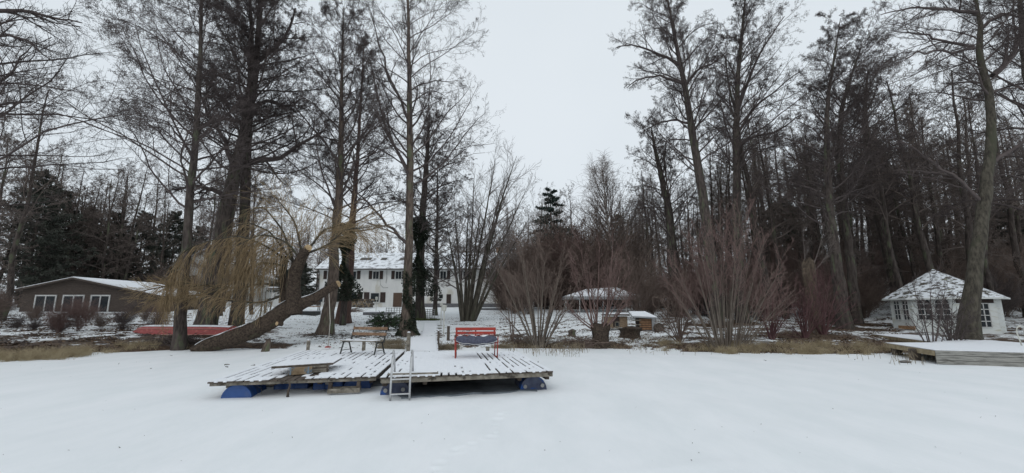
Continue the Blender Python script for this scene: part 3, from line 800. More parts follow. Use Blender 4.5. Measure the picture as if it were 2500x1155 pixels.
# red bench
DZ = RZ; z0 = DZ + .012
F = four((1111.5, 875), (1214, 873.5), (1116, 867), (1209.5, 867))
ax = (F[1] - F[0]); ax.z = 0; Wd = ax.length; ax.normalize(); dep = .46
bx = Vector((-ax.y, ax.x, 0)); cen = (F[0] + F[1]) / 2 + bx * dep / 2
rb = empty('park_bench', (cen.x, cen.y, z0), math.atan2(ax.y, ax.x), 'red slatted bench with a sagging dark grey cushion on the right deck', 'bench', 'benches on the floating decks')
hw = Wd / 2
for s_ in (-1, 1):
    x = s_ * hw
    mb = MB(); mb.tube([(x, -dep / 2, 0), (x + s_ * .01, -dep / 2 + .02, .25), (x + s_ * .02, -dep / 2 + .02, .58)], .015, 8); mb.build('leg', M['redmetal'], rb)
    mb = MB(); mb.tube([(x - s_ * .03, dep / 2 + .06, 0), (x - s_ * .02, dep / 2 - .02, .36), (x - s_ * .02, dep / 2 + .10, .80)], .015, 8); mb.build('leg', M['redmetal'], rb)
    mb = MB(); mb.bar((x + s_ * .02, -dep / 2 - .02, .59), (x, dep / 2 + .05, .60), .045, .022); mb.build('armrest', M['wood_dark'], rb, bevel=.006)
    mb = MB(); mb.tube([(x, -dep / 2, .02), (x - s_ * .03, dep / 2 + .06, .02)], .011, 8); mb.build('runner', M['redmetal'], rb)
for z, y, h in ((.765, dep / 2 + .09, .085), (.655, dep / 2 + .055, .075), (.565, dep / 2 + .02, .085)):
    mb = MB(); mb.box((0, y, z), (2 * hw + .01, .026, h), rx=-.27); mb.build('back_slat', M['red'], rb, bevel=.005)
for x in (-hw + .04, 0, hw - .04):
    mb = MB(); mb.bar((x, dep / 2 + .12, .80), (x, dep / 2 + .02, .42), .03, .012, (0, 1, 0)); mb.build('back_strap', M['black_metal'], rb)
for y in (-.17, -.05, .07, .19):
    mb = MB(); mb.box((0, y, .40), (2 * hw, .09, .024)); mb.build('seat_slat', M['red'], rb, bevel=.005)
# cushion: a soft bag drooping over the front edge
def cushion(N=60, K=24):
    V = []
    for i in range(N + 1):
        u = i / N * 2 - 1; x = u * (hw - .0)
        e = (1 - abs(u) ** 9) ** .5 if abs(u) < 1 else 0
        e = max(e, .05); dr = -.040 * (1 - u * u) + .015
        for k in range(K):
            th = 2 * pi * k / K; cy, cz = cos(th), sin(th)
            y = -.05 + .27 * abs(cy) ** .7 * (1 if cy > 0 else -1) * (.75 + .25 * e)
            wr = .007 * sin(u * 9 + cz * 3) + .004 * sin(u * 17 + cy * 4) + (-.035 * math.exp(-((u + .02) / .05) ** 2) if cz > 0 else 0) + (-.02 * math.exp(-((u + .42 + cy * .1) / .06) ** 2) if cz > 0 else 0)
            z = .485 + dr * (1.3 if cy < 0 else .2) + (.112 * e) * abs(cz) ** .75 * (1 if cz > 0 else -1) + wr * e + (-.022 * (1 - u * u) if cy < -.3 else 0) * abs(cy)
            V.append((x, y, z))
    fs = [(i * K + k, i * K + (k + 1) % K, (i + 1) * K + (k + 1) % K, (i + 1) * K + k) for i in range(N) for k in range(K)]
    fs += [tuple(range(K)), tuple(N * K + k for k in range(K))[::-1]]
    return V, fs
V, fs = cushion()
mb = MB(); mb.add(V, fs, True); cu = mb.build('seat_cushion', M['cushion']); cu.location = rb.location; cu.rotation_euler = rb.rotation_euler
tag(cu, 'puffy dark grey cushion with white piping lying on the red bench', 'cushion')
K = 24; N = 60
def ringpt(i, th):
    k = th / (2 * pi) * K; k0 = int(k) % K; t = k - int(k); a = Vector(V[i * K + k0]); b = Vector(V[i * K + (k0 + 1) % K]); return a.lerp(b, t)
mb = MB(); pts = [ringpt(i, pi * 1.13) + Vector((0, -.006, .0)) for i in range(1, N)]; mb.tube(pts, .0075, 6); mb.build('piping', M['white_trim'], cu)
mb = MB(); rows = []
for i in range(2, N - 1):
    rows.append([ringpt(i, pi * f) + Vector((0, cos(pi * f), sin(pi * f))) * (.012 if f < .5 else .004) for f in (.25, .36, .46, .50 + .05 * sin(i * .33) + .04 * cos(i * .17))])
vs = [p for r in rows for p in r]; n = len(rows)
mb.add(vs, [(i * 4 + k, i * 4 + k + 1, (i + 1) * 4 + k + 1, (i + 1) * 4 + k) for i in range(n - 1) for k in range(3)], True)
vs2 = [p - Vector((0, 0, .020)) for p in vs]; mb.add(vs2, [(i * 4 + k, (i + 1) * 4 + k, (i + 1) * 4 + k + 1, i * 4 + k + 1) for i in range(n - 1) for k in range(3)], True)
mb.build('snow_cover', M['snow'], cu)

# ---- posts around the decks
def post(px, ptop, pbot, Y, w, label, m='wood_grey', z0=None, lean=0., snow=True, name='mooring_post', cat='post', group='wooden posts around the decks'):
    a = at(px, pbot, Y); b = at(px, ptop, Y)
    r = empty(name, (a.x, a.y, min(a.z, 0) if z0 is None else z0), 0, label, cat, group); org = tuple(r.location)
    zt = b.z; mb = MB(); rg = random.Random(int(px))
    prof = [(w * .5 * rg.uniform(.94, 1.05), t) for t in (-.05, .1, .25, .4, .6, .8, .96)] + [(w * .46, 1.0), (w * .2, 1.01)]
    H = zt - org[2]
    V_ = [(p[0], p[1] * H) for p in prof]
    mb.lathe((0, 0, 0), V_, 10); ob = mb.build('shaft', M[m], r); r.rotation_euler = (0, lean, 0)
    if snow:
        mb = MB(); mb.lathe((0, 0, H * 1.0 + .004), [(w * .42, 0), (w * .40, .016), (w * .2, .028), (w * .02, .03)], 10); mb.build('snow_cap', M['snow'], r)
    return r
post(751.5, 831, 857, 16.0, .12, 'pale grey post behind the far left corner of the left deck')
post(887.5, 826, 857, 15.9, .125, 'grey square post seen under the brown bench seat')
post(996.5, 812, 858, 14.9, .13, 'tall grey mooring post between the two decks')
post(1070, 808, 835, 19.5, .10, 'thin dark post on the right edge of the footbridge', m='wood_dark')
post(1094.5, 796, 819, 22.5, .15, 'short dark post in the bank behind the red bench', m='wood_dark')
post(1190.5, 846, 860, 14.9, .12, 'low grey post seen beneath the red bench')
# broken stub
a = at(648, 852, 19.2); mb = MB(); b = at(652, 822, 19.2)
mb.lathe((0, 0, -.05), [(.17, 0), (.16, .12), (.145, .30), (.12, .45), (.06, .56), (.02, .62)], 9)
o = mb.build('broken_stub', M['bark_pale'], bevel=.01); o.location = (a.x, a.y, 0); o.rotation_euler = (0, .22, .4); tag(o, 'splintered rotten tree stub poking from the ice beside the leaning willow', 'stump')

# ================================================================== RIGHT JETTY
JZ = .45
jc = [top(2163, 836.5, JZ), top(2281, 854, JZ)]
c_ = jc[1]; a_ = jc[0]; e_ = top(2500, 860, JZ); dirf = (e_ - c_).normalized(); e_ = c_ + dirf * 7
n1_ = top(2293, 836, JZ); b_ = top(2129, 815, JZ)
w1 = (b_ - n1_).normalized()
b2 = b_ + Vector((w1.y, -w1.x, 0)) * 1.6
poly = [a_, c_, e_, Vector((e_.x, e_.y + 4.6, JZ)), b2 + (n1_ - b_) * .75 + Vector((1.2, 0, 0)), b2, b_, n1_]
jet = empty('jetty', (c_.x + 2, c_.y + 1.5, 0), 0, 'broad grey wooden jetty under smooth snow at the right shore', 'jetty'); org = tuple(jet.location)
mb = MB(); mb.slab(poly, JZ - .09, JZ - .03); mb.build('deck_boards', M['wood_grey'], jet, rel=org)
mb = MB(); mb.slab([p + (Vector((c_.x + 2, c_.y + 2, JZ)) - p).normalized() * .02 for p in poly], JZ - .028, JZ + .005); mb.build('snow_cover', M['snow'], jet, rel=org, bevel=.012)
outn = Vector((dirf.y, -dirf.x, 0))
zt = JZ - .02
for k, (z1, z2) in enumerate(((zt, zt - .145), (zt - .155, zt - .30), (zt - .31, zt - .43))):
    mb = MB(); zc = (z1 + z2) / 2
    mb.bar(Vector((c_.x, c_.y, zc)) + outn * .03, Vector((e_.x, e_.y, zc)) + outn * .03, .045, abs(z1 - z2)); mb.build('fascia_board', M['plank_grey'], jet, rel=org, bevel=.006)
mb = MB()
for (p, q, h) in ((a_, c_, .16), (b_, n1_, .14), (a_, n1_, .14)):
    d = (q - p).normalized(); p = p.copy(); q = q.copy(); p.z = q.z = JZ - .035 - h / 2
    mb.bar(p, q, .06, h)
mb.build('edge_beam', M['jetty_side'], jet, rel=org, bevel=.006)
for px, py in ((2190, 868), (2235, 880), (2205, 860), (2150, 838)):
    p = top(px, py, 0.); p = Vector((p.x + .15, p.y + .15, 0))
    mb = MB(); mb.box((p.x, p.y, .14), (.24, .24, .50)); mb.build('support_post', M['wood_dark'], jet, rel=org)
p = at(2209, 877, 15.2); mb = MB(); mb.lathe((0, 0, 0), [(.14, 0), (.17, .03), (.13, .07), (.05, .09)], 9); o = mb.build('stone', M['stone'], bevel=.01); o.location = (p.x, p.y, 0); o.scale = (1.3, .7, .8); tag(o, 'dark stone lying on the ice below the jetty corner', 'stone')
# curved steel rail at the right frame edge
p = at(2493, 835, 16.5); mb = MB(); mb.tube([(0, 0, -.2), (-.05, 0, .05), (-.10, 0, .30), (-.06, 0, .46), (.06, 0, .52), (.2, 0, .50), (.3, .1, .2)], .022, 10)
o = mb.build('handrail', M['lamp']); o.location = (p.x, p.y, JZ + .2); tag(o, 'pale curved handrail on the jetty at the right edge', 'handrail')

# ================================================================== ROW BOAT upside down
a = at(322, 814, 24.6); b = at(570, 805, 24.0)
ctr = (a + b) / 2; Lb = (b - a).length
bt = empty('rowing_boat', (ctr.x, ctr.y, gz(ctr.x, ctr.y) + .02), math.atan2(b.y - a.y, b.x - a.x), 'faded red rowing boat lying keel up behind the shore alder', 'boat')
mb = MB(); N = 28; K = 9; V = []
for i in range(N + 1):
    u = i / N * 2 - 1; x = u * Lb / 2
    w = .66 * (1 - abs(min(0, u + .35) / .65) ** 2.2 if u < -.35 else 1) ** .7 if u < -.35 else .66 * (1 - .28 * ((u + .35) / 1.35) ** 2)
    w = max(w, .03); h = .50 - .10 * (u > .6) * (u - .6) - (.38 * ((-.62 - u) / .38) ** 1.6 if u < -.62 else 0)
    for k in range(K):
        th = pi * k / (K - 1); y = -w * cos(th); z = h * sin(th) ** .45
        V.append((x + (.10 * sin(th) if u < -.8 else 0), y, z))
fs = [(i * K + k, i * K + k + 1, (i + 1) * K + k + 1, (i + 1) * K + k) for i in range(N) for k in range(K - 1)]
fs += [tuple(range(K))[::-1], tuple(N * K + k for k in range(K))]
mb.add(V, fs, True); mb.build('hull', M['boat'], bt)
mb = MB()
for k, dz in ((0, 0), (K - 1, 0)):
    mb.tube([Vector(V[i * K + k]) + Vector((0, -.02 if k == 0 else .02, .02)) for i in range(0, N + 1, 2)], .022, 6)
mb.tube([Vector(V[i * K + 1]) + Vector((0, -.012, .0)) for i in range(1, N + 1, 2)], .014, 6)
mb.build('gunwale', M['boat_trim'], bt)
mb = MB(); mb.bar((-Lb * .38, 0, .50), (Lb * .48, 0, .48), .03, .05); mb.build('keel', M['boat_trim'], bt)
mb = MB(); pts = []
for i in range(4, N + 1):
    for k in (2, 3, 4, 5, 6): pts.append(Vector(V[i * K + k]) + Vector((0, 0, .018)))
n = N - 3; mb.add(pts, [(i * 5 + k, i * 5 + k + 1, (i + 1) * 5 + k + 1, (i + 1) * 5 + k) for i in range(n - 1) for k in range(4)], True); mb.build('snow_cover', M['snow'], bt)

# ================================================================== BUILDINGS
def window(parent, org, c, w, h, nrm=(0, -1, 0), ux=(1, 0, 0), frame='frame_white', fw=.06, mull=0, bars=0, glass='glass', depth=.08, sill=False):
    c = Vector(c); n = Vector(nrm).normalized(); u = Vector(ux).normalized(); z = Vector((0, 0, 1))
    f = MB()
    for s_ in (-1, 1):
        p = c + u * s_ * (w / 2 - fw / 2); f.bar(p - z * h / 2, p + z * h / 2, depth, fw, tuple(u))
    for s_ in (-1, 1):
        p = c + z * s_ * (h / 2 - fw / 2); f.bar(p - u * (w / 2 - fw), p + u * (w / 2 - fw), depth, fw)
    for k in range(mull):
        p = c + u * (w * (k + 1) / (mull + 1) - w / 2); f.bar(p - z * (h / 2 - fw), p + z * (h / 2 - fw), depth * .8, fw * .9, tuple(u))
    for k in range(bars):
        p = c + z * (h * (k + 1) / (bars + 1) - h / 2); f.bar(p - u * (w / 2 - fw), p + u * (w / 2 - fw), depth * .5, fw * .6)
    fo = f.build('window', M[frame], parent, rel=org)
    g = MB(); p = c - n * .0; g.bar(p - u * (w / 2 - .01), p + u * (w / 2 - .01), .02, h - .02); g.build('pane', M[glass], fo, rel=org)
    if sill:
        s = MB(); p = c - z * (h / 2 + .03) + n * .06; s.bar(p - u * (w / 2 + .06), p + u * (w / 2 + .06), .14, .05); s.build('sill', M[frame], fo, rel=org)
    return fo
def wall_with(parent, org, P0, P1, zb, zt, m, thick=.25, name='wall'):
    mb = MB(); P0 = Vector(P0); P1 = Vector(P1); d = (P1 - P0).normalized(); n = Vector((-d.y, d.x, 0)) * thick
    mb.slab([P0, P1, P1 + n, P0 + n], zb, zt); return mb.build(name, M[m], parent, rel=org)

HY = 60.0
def hx(px, py=700): return at(px, py, HY).x
def hz(py): return at(1000, py, HY).z
hl, hr_ = hx(778), hx(1226)
gzh = hz(751); ez = hz(656.5)
hs = empty('guest_house', ((hl + hr_) / 2, HY, gzh), 0, 'long white two-storey house with dark shutters and snowy roof in the middle', 'house'); org = tuple(hs.location)
mb = MB(); mb.slab([(hl, HY), (hr_, HY), (hr_, HY + 10), (hl, HY + 10)], gzh - .6, ez - .05)
mb.add([(hl, HY, ez - .05), (hl, HY + 10, ez - .05), (hl, HY + 5, ez + 2.45), (hl + .2, HY, ez - .05), (hl + .2, HY + 10, ez - .05), (hl + .2, HY + 5, ez + 2.45)], [(0, 1, 2), (3, 5, 4), (0, 2, 5, 3), (2, 1, 4, 5)])
mb.add([(hr_, HY, ez - .05), (hr_, HY + 10, ez - .05), (hr_, HY + 5, ez + 2.45), (hr_ - .2, HY, ez - .05), (hr_ - .2, HY + 10, ez - .05), (hr_ - .2, HY + 5, ez + 2.45)], [(0, 2, 1), (3, 4, 5), (0, 3, 5, 2), (2, 5, 4, 1)])
mb.build('wall', M['wall'], hs, rel=org)
# roof: two slopes with thickness
xl, xr = hx(771), hx(1237); ov = .7
rz_ = at(1237, 617.5, HY + 5).z
mb = MB()
for s_ in (1, -1):
    y0 = HY + 5 - s_ * (5 + ov); mb.add([(xl, y0, ez), (xr, y0, ez), (xr, HY + 5, rz_), (xl, HY + 5, rz_), (xl, y0, ez - .16), (xr, y0, ez - .16), (xr, HY + 5, rz_ - .16), (xl, HY + 5, rz_ - .16)],
           [(0, 1, 2, 3), (7, 6, 5, 4), (0, 4, 5, 1), (1, 5, 6, 2), (3, 7, 4, 0)])
rf = mb.build('roof', M['roof'], hs, rel=org)
mb = MB(); cx = hx(1211, 609); mb.box((cx + .3, HY + 5.6, rz_ + .3), (.95, .6, 1.1)); mb.box((cx + .3, HY + 5.6, rz_ + .88), (1.1, .75, .08)); ch = mb.build('chimney', M['chimney'], rf, rel=org)
mb = MB(); mb.box((cx + .3, HY + 5.6, rz_ + .95), (1.05, .7, .07)); mb.build('snow_cap', M['snow'], rf, rel=org)
for (px, py) in ((890, 627), (903, 623), (940, 625), (985, 626)):
    d0 = at(px, py, HY + 3); mb = MB(); mb.box((d0.x, HY + 2.6, ez + (rz_ - ez) * (2.6 + ov) / (5 + ov) + .03), (.8, .9, .05), rx=math.atan2(rz_ - ez, 5 + ov)); mb.build('skylight', M['gutter'], rf, rel=org)
mb = MB(); mb.tube([(xl, HY - ov - .06, ez - .10), (xr, HY - ov - .06, ez - .10)], .075, 8); mb.build('gutter', M['gutter'], hs, rel=org)
for px in (778.5, 1229):
    x = hx(px); mb = MB(); mb.tube([(x, HY - ov, ez - .12), (x, HY - .12, ez - .6), (x, HY - .12, gzh)], .055, 8); mb.build('downpipe', M['gutter'], hs, rel=org)
def sh(x0, x1, y0, y1, nm='shutter', m='shutter', yo=.04, th=.06):
    mb = MB(); X0, X1 = hx(x0, (y0 + y1) / 2), hx(x1, (y0 + y1) / 2); mb.box(((X0 + X1) / 2, HY - yo, (hz(y0) + hz(y1)) / 2), (X1 - X0, th, hz(y0) - hz(y1))); return mb.build(nm, M[m], hs, rel=org)
def win(x0, x1, y0, y1, **k):
    X0, X1 = hx(x0, (y0 + y1) / 2), hx(x1, (y0 + y1) / 2)
    return window(hs, org, ((X0 + X1) / 2, HY - .02, (hz(y0) + hz(y1)) / 2), X1 - X0, hz(y0) - hz(y1), **k)
for cxp in (807.6, 862.7, 918.0, 973.0, 1028.0, 1082.0, 1138.0, 1193.4):
    win(cxp - 7.6, cxp + 7.6, 662.5, 681.8, mull=1, fw=.045, sill=True)
    sh(cxp - 17.3, cxp - 9.3, 661.3, 681.6); sh(cxp + 9.3, cxp + 17.3, 661.3, 681.6)
for (x0, x1) in ((777, 790), (820, 838), (852, 871), (904, 926.5)): win(x0, x1, 714.5, 738.5, fw=.08, sill=True)
for (x0, x1) in ((792, 799), (840, 848), (872.5, 885), (888.7, 901.5), (928.5, 941)): sh(x0, x1, 713.5, 738.3)
sh(960, 981.5, 715, 749, 'door', 'door'); sh(1090, 1101, 718.5, 748, 'door', 'shutter')
for (x0, x1, y0, y1) in ((1019.8, 1033.2, 719.5, 738), (1072.5, 1081, 719, 728.5), (1124, 1131, 719, 728.5)): win(x0, x1, y0, y1, fw=.04, frame='gutter')
mb = MB(); X0, X1 = hx(1006), hx(1226); mb.box(((X0 + X1) / 2, HY - .04, hz(751)), (X1 - X0, .07, 1.1)); mb.build('plinth', M['plinth'], hs, rel=org)
mb = MB(); X0, X1 = hx(1212), hx(1226.5); mb.box(((X0 + X1) / 2, HY - .012, (hz(680) + hz(745)) / 2), (X1 - X0, .03, hz(690) - hz(745))); mb.build('wall_patch', M['wall_yellow'], hs, rel=org)
# painted emblem on the wall: thin dark strokes of a round shield over two arcs
def stroke(cx_, cy_, pts, w=.035):
    return [Vector((hx(cx_ + x), HY - .02, hz(cy_ + y))) for x, y in pts]
mb = MB(); ex0, ey0 = 1178, 718
for rr, a0, a1 in ((8.5, -40, 220), (10.5, 200, 340),):
    pass
def arc(r, a0, a1, n=14, sx=1, sy=1): return [(r * sx * cos(radians(a0 + (a1 - a0) * i / n)), r * sy * sin(radians(a0 + (a1 - a0) * i / n))) for i in range(n + 1)]
for pts in (arc(9, 5, 175, sy=1.0), arc(11.5, 15, 165, sy=1.05), [(-3, -6), (-4, -1), (-2, 3)], [(0, -7), (2, -3), (0, 1), (2, 5)], [(3, -6), (4, -1), (3, 3)], [(-6, -6), (-8, 0)], [(6, -6), (8, 0)]):
    mb.tube(stroke(ex0, ey0, pts), .03, 5)
mb.build('wall_emblem', M['gutter'], hs, rel=org)
# roof-level antennas cables: long thin wire loops down the facade
mb = MB(); mb.tube([Vector((hx(943), HY - .05, hz(657))), Vector((hx(943), HY - .05, hz(680))), Vector((hx(942), HY - .05, hz(692)))], .02, 5)
mb.tube([Vector((hx(927), HY - .05, hz(680))), Vector((hx(929), HY - .05, hz(696))), Vector((hx(937), HY - .05, hz(703))), Vector((hx(948), HY - .05, hz(702)))], .018, 5)
mb.build('cable', M['gutter'], hs, rel=org)

# timber balcony wing with outside stairs
bw = empty('balcony_tower', (hx(1243), HY - 1, gz(hx(1243), HY)), 0, 'dark timber balcony structure with outside stairs beside the white house', 'balcony'); org = tuple(bw.location)
gzb = org[2]
X0, X1 = hx(1228.5), hx(1262)
for (yt, yb) in ((671, 693), (711, 726)):
    mb = MB(); zt_, zb_ = hz(yt), hz(yb); n = 22
    for i in range(n): x = X0 + (X1 - X0 if yt == 671 else (X1 - X0) * .55) * (i + .5) / n; mb.box((x, HY - 2.0, (zt_ + zb_) / 2), (.07, .04, zt_ - zb_))
    Xe = X1 if yt == 671 else X0 + (X1 - X0) * .55
    mb.box(((X0 + Xe) / 2, HY - 2.0, zt_), (Xe - X0, .09, .08)); mb.box(((X0 + Xe) / 2, HY - 2.0, zb_), (Xe - X0, .09, .10))
    mb.build('balustrade', M['bark_red'], bw, rel=org)
    mb = MB(); mb.box(((X0 + Xe) / 2, HY - .9, zb_ - .12), (Xe - X0, 2.2, .14)); mb.build('floor', M['wood_dark'], bw, rel=org)
for x in (X0 + .1, X0 + (X1 - X0) * .55, X1 - .1):
    mb = MB(); mb.bar((x, HY - 1.9, gzb - .2), (x, HY - 1.9, hz(671)), .14, .14); mb.build('post', M['wood_dark'], bw, rel=org)
mb = MB(); mb.slab([(X0, HY + .3), (X1, HY + .3), (X1, HY + 3), (X0, HY + 3)], gzb - .3, hz(655)); mb.build('wall', M['wood_dark'], bw, rel=org)
for xo in (-2.1, -1.2):
    mb = MB(); mb.bar((hx(1247), HY + xo, hz(711)), (hx(1296), HY + xo, hz(752)), .06, .2); mb.build('stair_string', M['wood_grey'], bw, rel=org)
mb = MB()
for i in range(14):
    t = (i + .5) / 14; mb.box((hx(1247) + (hx(1296) - hx(1247)) * t, HY - 1.65, hz(711) + (hz(752) - hz(711)) * t), (.22, .85, .04))
mb.build('treads', M['wood_grey'], bw, rel=org)
mb = MB(); mb.tube([(hx(1247), HY - 2.1, hz(709) + .8), (hx(1296), HY - 2.1, hz(752) + .85)], .04, 6)
for i in range(6):
    t = i / 5; x = hx(1247) + (hx(1296) - hx(1247)) * t; z = hz(711) + (hz(752) - hz(711)) * t; mb.bar((x, HY - 2.1, z), (x, HY - 2.1, z + .85), .05, .05)
mb.build('stair_rail', M['wood_grey'], bw, rel=org)

# second white house behind the willow
A = at(593, 700, 64); B_ = at(671, 700, 77)
g2 = gz(A.x, 66); ze = at(593, 661.7, 64).z
h2 = empty('side_house', (A.x, A.y, g2), 0, 'white gabled house half hidden behind the yellow willow', 'house'); org = tuple(h2.location)
dr = Vector((B_.x - A.x, B_.y - A.y, 0)); Lh = dr.length; dr.normalize(); nr = Vector((-dr.y, dr.x, 0))  # nr points left (west)
Wg = 10.5
p0 = Vector((A.x, A.y, 0)); p1 = p0 + dr * Lh; p2 = p1 + nr * Wg; p3 = p0 + nr * Wg
mb = MB(); mb.slab([p0, p1, p2, p3], g2 - 1.2, ze)
for q0, q1, s_ in ((p0, p3, 1), (p1, p2, -1)):
    m_ = (q0 + q1) / 2; off = dr * .2 * s_
    mb.add([(q0.x, q0.y, ze), (q1.x, q1.y, ze), (m_.x, m_.y, ze + 3.0)] + [(q.x + off.x, q.y + off.y, z) for q, z in ((q0, ze), (q1, ze), (m_, ze + 3.0))], [(0, 2, 1), (3, 4, 5), (0, 3, 5, 2), (1, 2, 5, 4)])
mb.build('wall', M['wall'], h2, rel=org)
mb = MB()
for (q0, q1, sgn) in ((p0, p1, -1), (p3, p2, 1)):
    o0 = q0 + nr * sgn * .6 - dr * .5; o1 = q1 + nr * sgn * .6 + dr * .5; r0 = (p0 + p3) / 2 - dr * .5; r1 = (p1 + p2) / 2 + dr * .5
    zl = ze - .30
    vs = [(o0.x, o0.y, zl), (o1.x, o1.y, zl), (r1.x, r1.y, ze + 3.2), (r0.x, r0.y, ze + 3.2)]; vs += [(x, y, z - .15) for x, y, z in vs]
    mb.add(vs, [(0, 1, 2, 3), (7, 6, 5, 4), (0, 4, 5, 1), (1, 5, 6, 2), (3, 7, 4, 0), (2, 6, 7, 3)])
mb.build('roof', M['roof_thin'], h2, rel=org)
def h2w(t, zc, w, h, shut=True, nm=None):
    c = p0 + dr * (Lh * t) - nr * .03; c.z = zc
    window(h2, org, c, w, h, nrm=tuple(-nr), ux=tuple(dr), fw=.07, mull=1)
    if shut:
        for s_ in (-1, 1):
            q = c + dr * s_ * (w / 2 + .38) - nr * .03; mb = MB(); mb.bar(q - Vector((0, 0, h / 2)), q + Vector((0, 0, h / 2)), .62, .06, tuple(nr)); mb.build('shutter', M['shutter'], h2, rel=org)
for t in (.12, .50, .86): h2w(t, ze - 1.35, 1.0, 1.3)
for t in (.12, .50): h2w(t, g2 + 1.4, 1.0, 1.7, False)
for k in (.25, .7):
    c = p0 + nr * (Wg * k) - dr * .03
    for zc in (ze - 1.4, g2 + 1.5):
        c2 = c.copy(); c2.z = zc; window(h2, org, c2, 1.0, 1.3, nrm=tuple(-dr), ux=tuple(-nr), fw=.07, mull=1)
        for s_ in (-1, 1):
            q = c2 + nr * s_ * .88 - dr * .03; mb = MB(); mb.bar(q - Vector((0, 0, .65)), q + Vector((0, 0, .65)), .06, .62, tuple(nr)); mb.build('shutter', M['shutter'], h2, rel=org)
# annex between the houses
a = at(664, 700, 66); b = at(700, 700, 66); zt_ = at(680, 707, 66).z
an = empty('garage', ((a.x + b.x) / 2, 66, gz(a.x, 66)), 0, 'low white flat-roofed annex left of the long house', 'shed'); org = tuple(an.location)
mb = MB(); mb.slab([(a.x, 66), (b.x, 66), (b.x, 71), (a.x, 71)], org[2] - .5, zt_); mb.build('wall', M['wall'], an, rel=org)
mb = MB(); mb.slab([(a.x - .4, 65.6), (b.x + .4, 65.6), (b.x + .4, 71), (a.x - .4, 71)], zt_ + .004, zt_ + .2); mb.build('roof', M['gutter'], an, rel=org)
mb = MB(); mb.slab([(a.x - .38, 65.65), (b.x + .38, 65.65), (b.x + .38, 70.9), (a.x - .38, 70.9)], zt_ + .204, zt_ + .42); mb.build('snow_cover', M['snow'], an, rel=org)
a = at(684, 700, 60); b = at(712, 700, 60); zt_ = at(690, 708, 60).z; g_ = gz(a.x, 60); mb = MB(); n = 16
fe = empty('board_fence', ((a.x + b.x) / 2, 60, g_), 0, 'light brown vertical board fence left of the long house', 'fence'); org = tuple(fe.location)
for i in range(n): mb.box((a.x + (b.x - a.x) * (i + .5) / n, 60, (g_ + zt_) / 2), ((b.x - a.x) / n - .015, .03, zt_ - g_))
mb.build('boards', M['osb'], fe, rel=org)

# brown timber cabin on the left
CY = 42.0
cl, cr_ = at(52, 730, CY).x, at(392, 730, CY).x
gc = at(170, 768, CY).z; apx, apz = at(187, 677, CY).x, at(187, 678, CY).z
el, er = at(50, 706, CY).z, at(395, 722, CY).z
cb = empty('timber_cabin', ((cl + cr_) / 2, CY, gc), 0, 'brown boarded cabin with three white-framed double windows on the left', 'cabin'); org = tuple(cb.location)
mb = MB(); D = 9
fr = [(cl, gc - .6), (cr_, gc - .6), (cr_, er - .1), (apx, apz - .12), (cl, el - .1)]
vs = [(x, CY, z) for x, z in fr] + [(x, CY + D, z) for x, z in fr]
mb.add(vs, [(0, 1, 2, 3, 4), (9, 8, 7, 6, 5), (0, 4, 9, 5), (1, 6, 7, 2), (4, 3, 8, 9), (3, 2, 7, 8)]); mb.build('wall', M['cabin'], cb, rel=org)
mb = MB(); sn = MB()
for (xa, za, xb, zb_) in ((cl - .5, el - .06, apx, apz), (cr_ + .4, er - .02, apx, apz)):
    vs = [(xa, CY - .45, za), (xb, CY - .45, zb_), (xb, CY + D, zb_), (xa, CY + D, za)]; vs += [(x, y, z - .16) for x, y, z in vs]
    if xa < xb: f = [(0, 1, 2, 3), (7, 6, 5, 4), (0, 4, 5, 1), (3, 7, 4, 0)]
    else: f = [(3, 2, 1, 0), (4, 5, 6, 7), (1, 5, 4, 0), (0, 4, 7, 3)]
    mb.add(vs, f)
    v2 = [(x, y + (.12 if y < CY else 0), z + .003) for x, y, z in vs[:4]] + [(x, y + (.14 if y < CY else 0), z + .09) for x, y, z in vs[:4]]
    sn.add(v2, [(4, 5, 6, 7), (0, 1, 5, 4), (0, 4, 7, 3)] if xa < xb else [(7, 6, 5, 4), (1, 0, 4, 5), (3, 7, 4, 0)])
rf = mb.build('roof', M['cabin'], cb, rel=org); sn.build('snow_cover', M['snow'], rf, rel=org)
mb = MB(); zz = gc - .05; bh_ = .17
while zz < apz - .35:
    zt2 = zz + bh_
    xa = cl if zt2 < el - .15 else cl + (apx - cl) * (zt2 - el + .15) / (apz - .12 - el + .1)
    xb = cr_ if zt2 < er - .15 else cr_ - (cr_ - apx) * (zt2 - er + .15) / (apz - .12 - er + .1)
    if xb - xa > .5: mb.box(((xa + xb) / 2, CY - .012, zz + bh_ / 2), (xb - xa - .02, .03, bh_ - .02), rx=-.09)
    zz += bh_
mb.build('cladding', M['cabin'], cb, rel=org)
for (x0, x1) in ((84, 137), (152, 205), (220, 268)):
    c0, c1 = at(x0, 742, CY).x, at(x1, 742, CY).x; zt_, zb_ = at(110, 720, CY).z, at(110, 766, CY).z
    window(cb, org, ((c0 + c1) / 2, CY - .03, (zt_ + zb_) / 2), c1 - c0, zt_ - zb_, mull=1, fw=.125, depth=.1)
mb = MB(); mb.slab([(cl + .5, CY - 2.6), (cr_ - 3, CY - 2.6), (cr_ - 3, CY - .1), (cl + .5, CY - .1)], gc - .5, gc - .06); te = mb.build('terrace', M['snow'], cb, rel=org)

